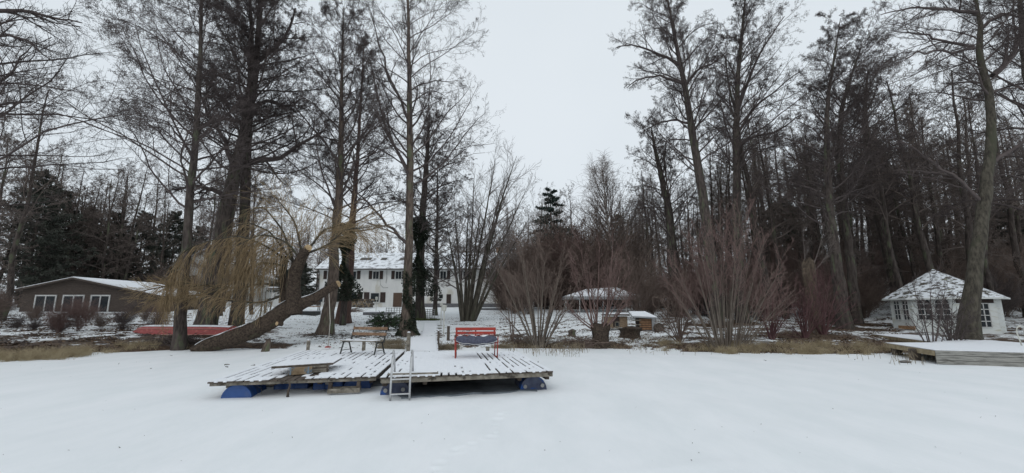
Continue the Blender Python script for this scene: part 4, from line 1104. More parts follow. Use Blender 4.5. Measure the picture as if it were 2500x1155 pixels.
# ================================================================== GAZEBO
gcx, gcy, GR = 26.5, 27.0, 2.5
gzb = gz(gcx, gcy); gze = at(2150, 733, 25.6).z + .22
ga = empty('garden_pavilion', (gcx, gcy, gzb), 0, 'white octagonal garden house with mossy snow-flecked roof on the right bank', 'pavilion'); org = tuple(ga.location)
A0 = radians(192.5)
corn = [Vector((gcx + GR * cos(A0 + i * pi / 4), gcy + GR * sin(A0 + i * pi / 4), 0)) for i in range(8)]
apex = Vector((gcx - .3, gcy, at(2279, 657, gcy).z))
mb = MB(); mb.slab(corn, gzb - .4, gze); mb.build('wall', M['gazebo'], ga, rel=org)
mb = MB(); ro = [Vector((gcx + (GR + .36) * cos(A0 + i * pi / 4), gcy + (GR + .36) * sin(A0 + i * pi / 4), gze - .08)) for i in range(8)]
V_ = []; NR = 10
for j in range(NR):
    for i in range(8):
        for s_ in range(4):
            p = ro[i].lerp(ro[(i + 1) % 8], s_ / 4).lerp(apex, j / NR); p.z += random.uniform(-.012, .012); V_.append(p)
fs = [(j * 32 + i, j * 32 + (i + 1) % 32, (j + 1) * 32 + (i + 1) % 32, (j + 1) * 32 + i) for j in range(NR - 1) for i in range(32)]
V_.append(apex); fs += [((NR - 1) * 32 + i, (NR - 1) * 32 + (i + 1) % 32, len(V_) - 1) for i in range(32)]
mb.add(V_, fs); rf = mb.build('roof', M['roof_gaz'], ga, rel=org)
mb = MB()
for i in range(8):
    a, b = ro[i].copy(), ro[(i + 1) % 8].copy(); a.z -= .05; b.z -= .05; mb.bar(a, b, .05, .09)
mb.build('fascia', M['gazebo'], rf, rel=org)
def gface(i):
    a, b = corn[i], corn[(i + 1) % 8]; u = (b - a).normalized(); n = Vector((u.y, -u.x, 0)); return a, b, u, n
HT = gze - gzb
def arched(i, t, w, z0_, z1_, cols=2, rows=3, arch=True):
    a, b, u, n = gface(i); c = a.lerp(b, t) + n * .012
    g = MB(); zz = Vector((0, 0, 1)); 
    c1 = c.copy(); c1.z = (z0_ + z1_) / 2; H = z1_ - z0_
    fr = MB(); fw = .05
    P_ = lambda x, z: c + u * x + n * .02 + Vector((0, 0, z))
    for k in range(cols + 1): x = -w / 2 + w * k / cols; fr.bar(P_(x, z0_), P_(x, z1_), .05, fw if k in (0, cols) else .04, tuple(u))
    for k in range(rows + 1): z = z0_ + (H * (.78 if arch else 1)) * k / rows; fr.bar(P_(-w / 2, z), P_(w / 2, z), .05, .045)
    if arch:
        fr.bar(P_(-w / 2, z1_), P_(w / 2, z1_), .05, .05)
        for s_ in (-1, 1):
            pts = [P_(s_ * w / 4 + w / 4 * cos(th), z0_ + H * .78 + H * .21 * sin(th)) for th in [pi * q / 8 for q in range(9)]]
            for p_, q_ in zip(pts[:-1], pts[1:]): fr.bar(p_, q_, .05, .035, tuple(n))
    fo = fr.build('window', M['frame_white'], ga, rel=org)
    g.bar(Vector((c.x, c.y, c1.z)) - u * w / 2, Vector((c.x, c.y, c1.z)) + u * w / 2, .02, H); g.build('pane', M['glass'], fo, rel=org)
# faces, from the viewer's left to right
for t in (.34, .74): arched(7, t, .52, gzb + .60, gze - .18)
for t in (.29, .70): arched(0, t, .64, gzb + .62, gze - .16)
a, b, u, n = gface(1)
mb = MB(); c = a.lerp(b, .14) + n * .015; mb.bar(c + Vector((0, 0, gzb + .1)), c + Vector((0, 0, gze - .2)), .05, .5, tuple(n)); 
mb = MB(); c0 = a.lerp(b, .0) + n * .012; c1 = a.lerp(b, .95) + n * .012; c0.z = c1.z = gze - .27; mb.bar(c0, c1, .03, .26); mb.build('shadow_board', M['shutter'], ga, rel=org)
arched(1, .66, .54, gzb + .25, gze - .42, 2, 4, False)
mb = MB(); c0 = corn[7].lerp(corn[0], .3); u0 = (corn[0] - corn[7]).normalized(); n0 = Vector((u0.y, -u0.x, 0)); c0 = c0 + n0 * .04; c0.z = gzb + .14; mb.bar(c0, c0 + u0 * 1.4, .05, .2); mb.build('base_board', M['rust'], ga, rel=org)

# ================================================================== PARTY TENT, HUTCHES, SHED
PY = 45.0
tl, tr = at(1379, 724.6, PY), at(1563.6, 724.6, PY); zt_ = tl.z; gt = gz((tl.x + tr.x) / 2, PY)
tn_ = empty('garden_tent', ((tl.x + tr.x) / 2, PY + 2, gt), 0, 'party tent with snow-covered hipped roof and thin white poles', 'tent'); org = tuple(tn_.location)
r1, r2 = at(1430.6, 708, PY + 2), at(1502.7, 703, PY + 2); Dp = 4.0
vs = [Vector((tl.x, PY, zt_)), Vector((tr.x, PY, zt_)), Vector((tr.x - .2, PY + Dp, zt_)), Vector((tl.x + .2, PY + Dp, zt_)), r1, r2]
mb = MB(); mb.add(vs, [(0, 1, 5, 4), (1, 2, 5), (2, 3, 4, 5), (3, 0, 4)]); o = mb.build('roof', M['tent'], tn_, rel=org)
mod = o.modifiers.new('thickness', 'SOLIDIFY'); mod.thickness = .03
mb = MB(); sn = []
for v in vs: sn.append(v + Vector((0, 0, .035)))
mb.add(sn, [(0, 1, 5, 4), (1, 2, 5), (2, 3, 4, 5), (3, 0, 4)]); o = mb.build('snow_cover', M['snow'], tn_, rel=org); mod = o.modifiers.new('t', 'SOLIDIFY'); mod.thickness = .05; mod.offset = 1
mb = MB()
for i in range(4):
    a, b = vs[i].copy(), vs[(i + 1) % 4].copy(); a.z -= .13; b.z -= .13; mb.bar(a, b, .02, .24)
mb.build('valance', M['valance'], tn_, rel=org)
for x, y in ((tl.x + 1.5, PY + .05), (tl.x + 3.0, PY + .05), (tr.x - 1.5, PY + .05), (tr.x - .1, PY + .05), (tl.x + .1, PY + .05), (tl.x + .4, PY + 3.8), (tr.x - .4, PY + 3.8), (tl.x + 2.2, PY + 3.8)):
    mb = MB(); g_ = gz(x, y); mb.bar((x, y, g_ - .05), (x, y, zt_ - .02), .06, .06); mb.build('pole', M['white_trim'], tn_, rel=org)
# guy beam
a, b = at(1564, 729, 46), at(1652, 718.5, 46)
ls = empty('lean_to', ((a.x + b.x) / 2, 47, gz(a.x, 47)), 0, 'open lean-to shed with pale roof edge right of the party tent', 'shed'); org = tuple(ls.location)
mb = MB(); mb.bar(a, b, .09, .09); mb.build('roof_edge', M['reed'], ls, rel=org)
mb = MB(); g_ = gz(a.x, 48)
mb.add([tuple(a), tuple(b), (b.x, 49, b.z - .2), (a.x, 49, a.z - .2)] + [(p[0], p[1], p[2] - .06) for p in (tuple(a), tuple(b), (b.x, 49, b.z - .2), (a.x, 49, a.z - .2))], [(0, 1, 2, 3), (7, 6, 5, 4), (2, 6, 7, 3)])
mb.build('roof', M['wood_dark'], ls, rel=org)
mb = MB(); mb.slab([(a.x, 49.05), (b.x, 49.05), (b.x, 49.12), (a.x, 49.12)], g_ - .2, a.z - .25); mb.build('back_wall', M['gutter'], ls, rel=org)
for px in (1568, 1608, 1648):
    p = at(px, 740, 46.1); mb = MB(); mb.bar((p.x, 46.1, gz(p.x, 46)), (p.x, 46.1, at(px, 727 - (px - 1568) * .1, 46.1).z - .05), .09, .09); mb.build('post', M['wood_grey'], ls, rel=org)

def hutch(x0, x1, yt, yb, Y, label, kind):
    a = at(x0, (yt + yb) / 2, Y); b = at(x1, (yt + yb) / 2, Y); g_ = gz((a.x + b.x) / 2, Y); zt_ = at(x0, yt, Y).z; w = b.x - a.x; cx_ = (a.x + b.x) / 2
    r = empty('rabbit_hutch', (cx_, Y + .4, g_), 0, label, 'hutch', 'small animal hutches behind the pollard willow'); org = tuple(r.location)
    H = zt_ - g_
    if kind == 0:
        mb = MB(); mb.box((cx_, Y + .5, g_ + .14 + (H - .3) / 2), (w * .96, .8, H - .34)); mb.build('body', M['osb'], r, rel=org)
        mb = MB(); mb.box((cx_ - w * .03, Y + .085, g_ + H * .52), (w * .30, .03, H * .62)); mb.build('mesh_door', M['shutter'], r, rel=org)
        window(r, org, (cx_ - w * .0, Y + .06, g_ + H * .36), w * .20, H * .30, fw=.04, frame='wood_grey')
        mb = MB(); mb.box((cx_, Y + .45, zt_ - .09), (w * 1.12, 1.1, .08)); mb.build('roof', M['wood_dark'], r, rel=org)
        mb = MB(); mb.box((cx_, Y + .45, zt_ - .015), (w * 1.08, 1.05, .06)); mb.build('snow_cover', M['snow'], r, rel=org, bevel=.015)
        for s_ in (-1, 1):
            mb = MB(); mb.box((cx_ + s_ * w * .42, Y + .2, g_ + .05), (.08, .08, .3)); mb.build('leg', M['wood_dark'], r, rel=org)
        mb = MB(); mb.box((cx_, Y + .12, g_ + .12), (w * 1.02, .12, .05)); mb.build('base_board', M['wood_grey'], r, rel=org)
    else:
        mb = MB(); mb.box((cx_ + w * .15, Y + .5, g_ + H * .38), (w * .62, .8, H * .76)); mb.build('body', M['shutter'], r, rel=org)
        mb = MB()
        for k in range(6): mb.box((cx_ + w * .15, Y + .08, g_ + .06 + H * .72 * (k + .5) / 6), (w * .62, .03, H * .085))
        mb.build('slats', M['slat_orange'], r, rel=org)
        mb = MB(); mb.box((cx_ + w * .46, Y + .2, g_ + H * .36), (.16, .5, H * .7)); mb.build('side_panel', M['valance'], r, rel=org)
        mb = MB(); zr = zt_
        vs = [(cx_ - w * .5, Y - .1, zr - .24), (cx_ + w * .62, Y - .1, zr - .32), (cx_ + w * .34, Y + 1.0, zr), (cx_ - w * .42, Y + 1.0, zr)]
        vs += [(x, y, z - .06) for x, y, z in vs]; f = [(0, 1, 2, 3), (7, 6, 5, 4), (0, 4, 5, 1), (1, 5, 6, 2), (2, 6, 7, 3), (3, 7, 4, 0)]
        mb.add(vs, f); mb.build('roof', M['valance'], r, rel=org)
        mb = MB(); mb.add([(x, y, z + (.004 if i > 3 else 0) + .065) for i, (x, y, z) in enumerate(vs)], f); mb.build('snow_cover', M['snow'], r, rel=org, bevel=.01)
        for k in range(3):
            mb = MB(); mb.box((cx_ - w * .30, Y + .1, g_ + .10 + H * .24 * k), (w * .34, .5, .05)); mb.build('shelf', M['wood_grey'], r, rel=org)
hutch(1480, 1534, 765.5, 806, 27, 'low plywood hutch with flat snowy roof and small dark window', 0)
hutch(1543, 1597, 762.5, 806, 26.5, 'orange-slatted hutch with sloping white snow roof and grey side', 1)
# round tub by the hutch
p = at(1606, 806, 26.3); mb = MB(); mb.lathe((0, 0, 0), [(.24, 0), (.27, .02), (.27, .34), (.25, .36), (.22, .33), (.05, .30)], 16, (0, -1, .1)); o = mb.build('tub', M['wood_dark']); o.location = (p.x, p.y, gz(p.x, p.y) + .2); tag(o, 'dark round tub lying on its side beside the orange-slatted hutch', 'tub')

# ================================================================== GARDEN LAMPS, FENCE, BEDS, BENCH
def glamp(px, pt, ph, pb, Y, wpx, label):
    z1 = at(px, pt, Y).z; zh = at(px, ph, Y).z; p = at(px, pb, Y); g_ = gz(p.x, Y); w = wpx * Y / FPX
    r = empty('garden_lamp', (p.x, Y, g_), 0, label, 'lamp', 'white bucket-shaped garden lamps on poles'); 
    mb = MB(); mb.tube([(0, 0, -.05), (0, 0, zh - g_ + .02)], .028, 8); mb.build('pole', M['lamp'], r)
    mb = MB(); hh = z1 - zh; mb.lathe((0, 0, zh - g_), [(w * .32, 0), (w * .36, .02), (w * .5, hh * .92), (w * .56, hh * .93), (w * .56, hh), (w * .1, hh * 1.12)], 14); mb.build('lamp_head', M['lamp'], r)
glamp(1083, 746, 760, 815, 24.3, 12.5, 'tall cream garden lamp closest to the path edge')
glamp(1076.5, 740, 747, 790, 30, 9, 'pale garden lamp half hidden behind the cream one')
glamp(918, 725.5, 733, 757, 46, 6.5, 'white garden lamp in front of the ground-floor shuttered window')
glamp(1057.5, 728, 735, 753, 48, 6.5, 'white garden lamp before the small house windows')

def fence(x0, x1, yt, yb, Y, label, n, slope=0):
    a = at(x0, yb, Y); b = at(x1, yb, Y); g_ = gz((a.x + b.x) / 2, Y); zt_ = at((x0 + x1) / 2, yt, Y).z
    r = empty('lattice_fence', ((a.x + b.x) / 2, Y, g_), 0, label, 'fence', 'grey lattice fences in front of the house'); org = tuple(r.location); mb = MB()
    for i in range(n + 1): x = a.x + (b.x - a.x) * i / n; mb.bar((x, Y, g_ - .1), (x, Y, zt_), .045, .045)
    mb.build('uprights', M['fence'], r, rel=org); mb = MB()
    for k in range(5): z = g_ + .15 + (zt_ - g_ - .2) * k / 4; mb.bar((a.x, Y - .05, z), (b.x, Y - .05, z), .03, .045)
    mb.build('rails', M['fence'], r, rel=org)
fence(942, 988, 751, 775, 38, 'grey lattice fence panel left of the big central alder', 7)
fence(1013, 1061, 754.5, 775, 38, 'grey lattice fence panel right of the big central alder', 8)
def bed(x0, x1, yt, yb, Y, label, m, D=1.2, snow=True):
    a = at(x0, yb, Y); b = at(x1, yb, Y); g_ = gz((a.x + b.x) / 2, Y); zt_ = at(x0, yt, Y).z; zt_ = max(zt_, g_ + .2)
    r = empty('raised_bed', ((a.x + b.x) / 2, Y, g_), 0, label, 'planter'); org = tuple(r.location)
    mb = MB(); mb.slab([(a.x, Y), (b.x, Y), (b.x, Y + D), (a.x, Y + D)], g_ - .3, zt_); mb.build('border', M[m], r, rel=org)
    mb = MB(); mb.slab([(a.x + .04, Y + .04), (b.x - .04, Y + .04), (b.x - .04, Y + D - .04), (a.x + .04, Y + D - .04)], zt_ + .002, zt_ + .06); mb.build('snow_cover', M['snow'], r, rel=org)
bed(695, 769, 760, 766, 40, 'long black raised bed with snow in front of the brown garden bench', 'black_metal')
bed(886, 946, 762.5, 766, 42, 'low grey snow-topped terrace step by the lattice fence', 'plinth', 3)
bed(1150, 1222, 756, 763, 52, 'dark retaining wall with planting below the house corner', 'plinth', 1.5)
# orange-brown bench by the house
p = at(757, 757, 46); g_ = gz(p.x, 46); r = empty('garden_bench', (p.x, 46, g_), 0, 'orange-brown garden bench with dark frame left of the long house', 'bench')
mb = MB(); mb.box((0, 0, .42), (1.9, .45, .08)); mb.build('seat', M['slat_orange'], r)
mb = MB(); mb.box((0, .28, .75), (1.9, .05, .30), rx=-.15); mb.build('backrest', M['wood_dark'], r)
for s_ in (-1, 1):
    mb = MB(); mb.bar((s_ * .9, -.18, -.05), (s_ * .9, -.18, .6), .07, .07); mb.bar((s_ * .9, .22, -.05), (s_ * .9, .26, .9), .07, .07); mb.bar((s_ * .9, -.2, .6), (s_ * .9, .25, .62), .07, .05); mb.build('side_frame', M['black_metal'], r)
# stacked firewood in front of the house: round log ends
p = at(872, 757, 55); g_ = gz(p.x, 55); r = empty('log_stack', (p.x, 55, g_), 0, 'low stack of round logs under the lower windows of the long house', 'wood pile')
rg = random.Random(4); k = 0
for row in range(4):
    for i in range(13):
        mb = MB(); rr = rg.uniform(.11, .15); mb.lathe((-1.9 + i * .30 + (row % 2) * .15, -.2 + rg.uniform(-.05, .05), .12 + row * .26), [(rr, 0), (rr, .6)], 10, (0, 1, 0)); mb.build('log', M['crate_wood'] if rg.random() < .6 else M['wood_dark'], r)
# leaning poles and short posts before the white side house
for i, (px, pt, pb, Y, w) in enumerate(((636, 704, 772, 36, .10), (644, 702, 770, 36.3, .10), (637, 734, 762, 40, .13), (648, 735, 762, 40.5, .13), (659, 736, 760, 41, .13))):
    lab = ['tall pale pole, left of the pair before the white side house', 'tall pale pole, right of the pair before the white side house', 'short brown post, leftmost of three before the side house', 'short brown post, middle of three before the side house', 'short brown post, rightmost of three before the side house'][i]
    p = at(px, pb, Y); g_ = gz(p.x, Y); H = at(px, pt, Y).z - g_; mb = MB(); mb.lathe((0, 0, -.1), [(w * .55, 0), (w * .5, H * .9), (w * .3, H + .1)], 8); o = mb.build('wooden_post', M['wood_grey' if i < 2 else 'crate_wood']); o.location = (p.x, Y, g_)
    o.rotation_euler = (0, .02 * (i - 1), 0); tag(o, lab, 'post', 'posts before the side house')

# stones in rows
def stone(x, y, s, seed, label, group):
    rg = random.Random(seed); mb = MB(); mb.lathe((0, 0, -.05), [(s * .8, 0), (s, s * .35), (s * .8, s * .7), (s * .3, s * .85)], 8)
    mb.v = [(v[0] * rg.uniform(.85, 1.2), v[1] * rg.uniform(.8, 1.1), v[2] * rg.uniform(.9, 1.1)) for v in mb.v]
    o = mb.build('stone', M['stone']); o.location = (x, y, gz(x, y)); o.scale = (1.5, 1, .9); o.rotation_euler = (0, 0, rg.uniform(-.4, .4)); tag(o, label, 'stone', group)
rg = random.Random(9)
ORD = ['leftmost', 'second from left', 'third from left', 'fourth from left', 'fifth from left', 'fourth from right', 'third from right', 'second from right', 'rightmost']
fr_ = [p_ for p_ in range(904, 984, 8) if not 930 < p_ < 950]; bk_ = list(range(918, 985, 9))
def onm(i, n): return ORD[i] if i < (n + 1) // 2 else ORD[len(ORD) - (n - i)]
for px in fr_:
    p = at(px + rg.uniform(-2, 2), 792, 27.2 + rg.uniform(-.1, .1)); stone(p.x, p.y, rg.uniform(.085, .13), px, onm(fr_.index(px), len(fr_)) + ' dark stone in the front row edging the rhododendron bed', 'stones edging the rhododendron bed, front row')
for px in bk_:
    p = at(px + rg.uniform(-2, 2), 788, 28.6 + rg.uniform(-.1, .1)); stone(p.x, p.y, rg.uniform(.08, .12), px + 500, onm(bk_.index(px), len(bk_)) + ' dark stone in the back row edging the rhododendron bed', 'stones edging the rhododendron bed, back row')
for i, (px, Y) in enumerate(((1072, 23.6), (1071, 24.5), (1071, 25.6), (1072, 26.9), (1072, 28.5), (1073, 30.5))):
    p = at(px, 800, Y); stone(p.x, p.y, .14, 70 + i, ['nearest', 'second nearest', 'third nearest', 'third farthest', 'second farthest', 'farthest'][i] + ' dark stone lining the right edge of the snowy path', 'stones along the path')

# rhododendron
p = at(942, 800, 27.8); g_ = gz(p.x, p.y)
r = empty('rhododendron', (p.x, p.y, g_), 0, 'broad-leaved evergreen rhododendron bush left of the central alder', 'shrub')
mb = MB(); mb.lathe((0, 0, -.05), [(.26, 0), (.22, .12), (.15, .3), (.11, .45)], 9); mb.build('trunk', M['bark'], r)
rng = np.random.default_rng(5); B = Buf(); n = 70
P0 = np.zeros((n, 6, 3)); dd = rng.normal(size=(n, 3)) * np.array([1, .7, .35]) + np.array([0, 0, .35]); dd /= np.linalg.norm(dd, axis=1, keepdims=True)
Ls = rng.uniform(.7, 1.35, n) * (.6 + .6 * np.abs(dd[:, 0]))
for k in range(6): P0[:, k] = np.array([0, 0, .35]) + dd * (Ls * k / 5)[:, None]
B.tubes(P0, np.full((n, 6), .012), 4)
C = []; 
for i in range(n):
    tip = P0[i, -1]
    for q in range(5):
        c = P0[i, 2] + (tip - P0[i, 2]) * rng.random() + rng.normal(size=3) * .08
        for l in range(7):
            a = l / 7 * 6.28; C.append(c + np.array([cos(a) * .07, sin(a) * .07, -.02]))
C = np.array(C); B2 = Buf(); B2.leaves(C, .075, rng, .5)
link_mesh('stems', B.mesh('stems'), M['twig'], r); link_mesh('foliage', B2.mesh('foliage'), M['leaf'], r)

# ================================================================== TREES NEAR THE SHORE
AL = 'tall bare alders along the shore'
ptree('alder_tree', 'tall bare alder on the shore left of the leaning willow, branches sweeping far left', 'tree',
      [(437, 848), (440, 780), (447, 700), (455, 600), (463, 500), (472, 400), (480, 300), (486, 200), (490, 100), (492, 0), (493, -120), (494, -230)],
      [40, 33, 30, 27, 24, 21, 18, 15, 12, 9, 6, 2], 19.8, 11, n1=66, t0=.27, len_lo=7.0, len_hi=2.8, a_lo=1.15, a_hi=.6, up=-.012, bias=(-1, 0, .1), bamp=.35,
      n2=9, n3=6, n4=4, cones=2.2, cs=.030, group=AL)
ptree('alder_tree', 'stout leaning alder trunk behind the yellow willow curtain, leaning right as it rises', 'tree',
      [(500, 800), (520, 690), (545, 560), (570, 440), (590, 350), (603, 280), (612, 200), (616, 100), (610, 0), (600, -100)],
      [64, 52, 46, 38, 30, 25, 19, 14, 9, 3], 25, 12, n1=40, t0=.38, len_lo=6., len_hi=2.6, a_lo=1.2, a_hi=.7, up=.01, n2=9, n3=7, n4=5, cones=2.4, cs=.034,
      limbs=[([(556, 480), (520, 462), (470, 452), (420, 462)], 14, 4, -1.), ([(575, 420), (540, 330), (500, 260), (470, 180)], 12, 3, -1)], group=AL, wob=.12)
ptree('alder_tree', 'tall dark alder touching the leaning trunk on its right, twisted limbs reaching right', 'tree',
      [(577, 790), (590, 640), (597, 500), (600, 400), (603, 300), (620, 200), (630, 100), (637, 0), (640, -140)],
      [40, 34, 30, 28, 27, 23, 18, 14, 3], 26, 13, n1=44, t0=.38, len_lo=6.2, len_hi=2.8, a_lo=1.2, a_hi=.7, up=.015, n2=9, n3=7, n4=5, cones=2.4, cs=.034,
      limbs=[([(605, 395), (680, 388), (735, 352), (795, 318)], 15, 4, -1.5), ([(612, 262), (655, 245), (700, 262), (745, 240)], 12, 3, -1.), ([(628, 150), (672, 118), (705, 80), (722, 20)], 13, 3, 0),
             ([(604, 300), (540, 290), (500, 310), (470, 290)], 10, 3, -1)], group=AL, wob=.13)
ptree('alder_tree', 'straight slim alder in front of the ivy-clad stem, left half of the lawn', 'tree',
      [(792, 815), (808, 750), (815, 650), (820, 560), (828, 480), (832, 380), (834, 260), (836, 130), (838, 15)],
      [44, 30, 27, 25, 22, 17, 12, 7, 2], 25.5, 14, n1=46, t0=.32, len_lo=6.2, len_hi=2.2, a_lo=.95, a_hi=.6, up=.015, n2=8, n3=6, n4=4, cones=2., cs=.032, group=AL, mt='bark_pale')
ptree('cypress_tree', 'reddish-barked slender tree just right of the straight slim alder', 'tree',
      [(838, 783), (847, 700), (855, 600), (862, 520), (868, 440), (875, 350), (880, 260), (885, 170), (890, 95)],
      [40, 31, 22, 17, 13, 10, 7, 4, 2], 33, 15, n1=46, t0=.30, len_lo=6.4, len_hi=1.5, a_lo=1.05, a_hi=.6, up=.02, n2=8, n3=6, n4=3, cones=1.6, cs=.036, mt='bark_red')
path_alder = ptree('alder_tree', 'tall straight pale-barked alder beside the snowy path, reaching past the top', 'tree',
      [(995, 812), (993, 740), (997, 650), (1000, 550), (1001, 450), (1000, 330), (999, 200), (997, 80), (995, -60), (994, -170)],
      [44, 27, 22, 20, 20, 17, 13, 9, 5, 2], 25, 16, n1=42, t0=.33, len_lo=6.6, len_hi=2.8, a_lo=.95, a_hi=.62, up=.008, n2=8, n3=5, n4=4, cones=1.6, cs=.028, mt='bark_pale', group=AL,
      limbs=[([(998, 600), (945, 545), (905, 505), (870, 470)], 9, 3, -1), ([(998, 420), (950, 330), (920, 230), (900, 140)], 9, 2, -.5), ([(1000, 300), (960, 210), (925, 110), (905, 30)], 9, 2, -.5)])
ptree('oak_tree', 'mid-sized dark crown just right of the tall path alder, in front of the white house', 'tree',
      [(1028, 775), (1026, 650), (1032, 520), (1040, 420), (1045, 350), (1048, 300)], [24, 20, 18, 14, 9, 3], 38, 17, n1=32, t0=.38, len_lo=5.4, len_hi=3.2, a_lo=1.2, a_hi=.6, up=.015,
      n2=9, n3=6, n4=4, cones=1.5, cs=.045, bias=(1, 0, 0), bamp=.3, twig=.008)
ptree('alder_tree', 'slim dark stem in front of the house, between the ivy tree and the fan-shaped tree', 'tree',
      [(1063, 778), (1063, 700), (1066, 600), (1068, 500), (1068, 400)], [12, 11, 9, 6, 2], 42, 18, n1=50, t0=.18, len_lo=3.2, len_hi=1.6, a_lo=1.3, a_hi=.8, up=.02, n2=7, n3=5, n4=3, cones=1., cs=.04, twig=.008)
# --- right group
RG = 'tall alders on the right shore'
ptree('alder_tree', 'tall alder leaning left above the reddish thicket, its crown widest at the top', 'tree',
      [(1752, 790), (1738, 650), (1722, 520), (1705, 420), (1690, 320), (1675, 230), (1660, 150), (1645, 80), (1630, 0), (1622, -60)],
      [34, 30, 27, 23, 20, 16, 13, 9, 5, 2], 30, 21, n1=44, t0=.40, len_lo=5.2, len_hi=3.4, a_lo=.95, a_hi=.55, up=.012, n2=9, n3=6, n4=4, cones=2.2, cs=.036, group=RG,
      limbs=[([(1660, 160), (1605, 128), (1540, 108), (1502, 118)], 8, 2, -1), ([(1668, 205), (1615, 185), (1560, 190), (1530, 215)], 8, 2, 0), ([(1690, 305), (1650, 290), (1600, 300), (1570, 320)], 7, 2, 1),
             ([(1672, 215), (1700, 170), (1740, 160), (1770, 130)], 7, 2, -1)])
ptree('alder_tree', 'tall upright alder right of the left-leaning one, limbs fanning upward to the right', 'tree',
      [(1812, 780), (1800, 600), (1797, 450), (1797, 320), (1800, 210), (1808, 110), (1818, 10), (1826, -60)],
      [34, 26, 23, 19, 14, 10, 6, 2], 32, 22, n1=42, t0=.38, len_lo=5.4, len_hi=3.6, a_lo=.75, a_hi=.45, up=.02, n2=9, n3=6, n4=4, cones=2.2, cs=.038, group=RG, bias=(1, 0, 0), bamp=.3,
      limbs=[([(1798, 280), (1835, 170), (1880, 90), (1915, 40)], 9, 2, 0), ([(1798, 330), (1850, 250), (1900, 215), (1945, 180)], 8, 2, 1), ([(1798, 360), (1850, 330), (1900, 320), (1960, 280)], 8, 2, -1)])
ptree('alder_tree', 'tall dark tree with narrow pointed crown right of centre, in front of the woodland', 'tree',
      [(2062, 800), (2047, 680), (2030, 560), (2020, 420), (2017, 330), (2022, 230), (2038, 130), (2052, 45)],
      [42, 33, 27, 21, 16, 11, 6, 2], 28, 23, n1=40, t0=.30, len_lo=5.4, len_hi=1.6, a_lo=1.1, a_hi=.65, up=.015, n2=9, n3=6, n4=4, cones=1.5, cs=.036, group=RG)
ptree('alder_tree', 'straight mossy trunk immediately right of the pointed-crown tree', 'tree',
      [(2092, 790), (2077, 640), (2060, 500), (2050, 380), (2055, 260), (2080, 180), (2100, 120)],
      [30, 24, 21, 18, 14, 8, 3], 31, 24, n1=36, t0=.36, len_lo=5.6, len_hi=3.0, a_lo=1.1, a_hi=.6, up=.015, n2=9, n3=6, n4=4, cones=1.5, cs=.038, group=RG)
ptree('alder_tree', 'dark trunk leaning left behind the garden pavilion roof', 'tree',
      [(2200, 770), (2175, 650), (2150, 540), (2130, 440), (2115, 330), (2110, 250), (2120, 170)],
      [36, 32, 28, 24, 19, 12, 4], 36, 25, n1=38, t0=.34, len_lo=6.2, len_hi=3.2, a_lo=1.1, a_hi=.6, up=.015, n2=9, n3=6, n4=4, cones=1.5, cs=.042, group=RG)
ptree('alder_tree', 'mid-height alder with dense top at the left end of the right-hand group', 'tree',
      [(1650, 780), (1645, 640), (1632, 520), (1615, 430), (1600, 370), (1590, 310)],
      [26, 22, 19, 15, 10, 3], 38, 26, n1=26, t0=.36, len_lo=5.0, len_hi=3.0, a_lo=.95, a_hi=.5, up=.02, n2=8, n3=5, n4=4, cones=1.0, cs=.045, group=RG, twig=.008)
ptree('oak_tree', 'great crooked tree in front of the garden pavilion, trunk snaking up to the right', 'tree',
      [(2362, 838), (2368, 780), (2378, 700), (2387, 620), (2400, 520), (2412, 430), (2420, 330), (2420, 240), (2400, 170), (2383, 115), (2402, 72), (2385, 20), (2372, -60), (2366, -160)],
      [74, 60, 47, 43, 40, 36, 31, 28, 24, 22, 17, 13, 9, 3], 20, 27, n1=26, t0=.55, len_lo=4.2, len_hi=2.6, a_lo=1.15, a_hi=.7, up=.01, n2=10, n3=6, n4=5, cones=1.4, cs=.024, mt='bark_green', wob=.14,
      limbs=[([(2376, 113), (2320, 108), (2258, 78), (2180, 76)], 9, 2, -1), ([(2378, 118), (2317, 124), (2245, 128), (2182, 155)], 8, 1.5, -2), ([(2424, 185), (2462, 150), (2485, 110), (2505, 50)], 15, 6, .5),
             ([(2385, 30), (2330, 26), (2240, 18), (2150, 36)], 10, 2, -1), ([(2396, 70), (2440, 30), (2480, 40), (2530, 60)], 10, 4, 0), ([(2415, 400), (2470, 370), (2520, 330), (2570, 320)], 12, 4, -1),
             ([(2405, 500), (2330, 430), (2260, 380), (2190, 340)], 10, 3, 1)], flare=1.1)
ptree('oak_tree', 'thick bare tree cut off by the right edge of the view', 'tree',
      [(2560, 840), (2555, 640), (2535, 430), (2520, 260), (2500, 120), (2490, 0), (2480, -120)],
      [60, 50, 42, 34, 26, 16, 4], 23, 28, n1=44, t0=.28, len_lo=6.2, len_hi=3.0, a_lo=1.2, a_hi=.7, up=.012, n2=9, n3=7, n4=4, cones=1.6, cs=.03, mt='bark_green')
ptree('oak_tree', 'large spreading tree outside the left edge, its limbs hanging into the upper left', 'tree',
      [(-150, 870), (-140, 600), (-130, 350), (-110, 150), (-100, 0), (-100, -150)],
      [70, 56, 46, 36, 22, 5], 18.5, 29, n1=34, t0=.3, len_lo=6.8, len_hi=4.0, a_lo=1.15, a_hi=.8, up=.008, n2=9, n3=6, n4=4, cones=1.0, cs=.026, bias=(1, .1, 0), bamp=.35, twig=.005,
      limbs=[([(-110, 60), (0, 22), (90, 34), (200, 56)], 16, 3, 1), ([(-120, 130), (0, 80), (70, 100), (130, 150)], 13, 2, .5), ([(-125, 260), (-20, 215), (30, 180), (80, 110)], 12, 2, 1), ([(-120, 330), (0, 250), (60, 250), (140, 260)], 12, 2, 2)])

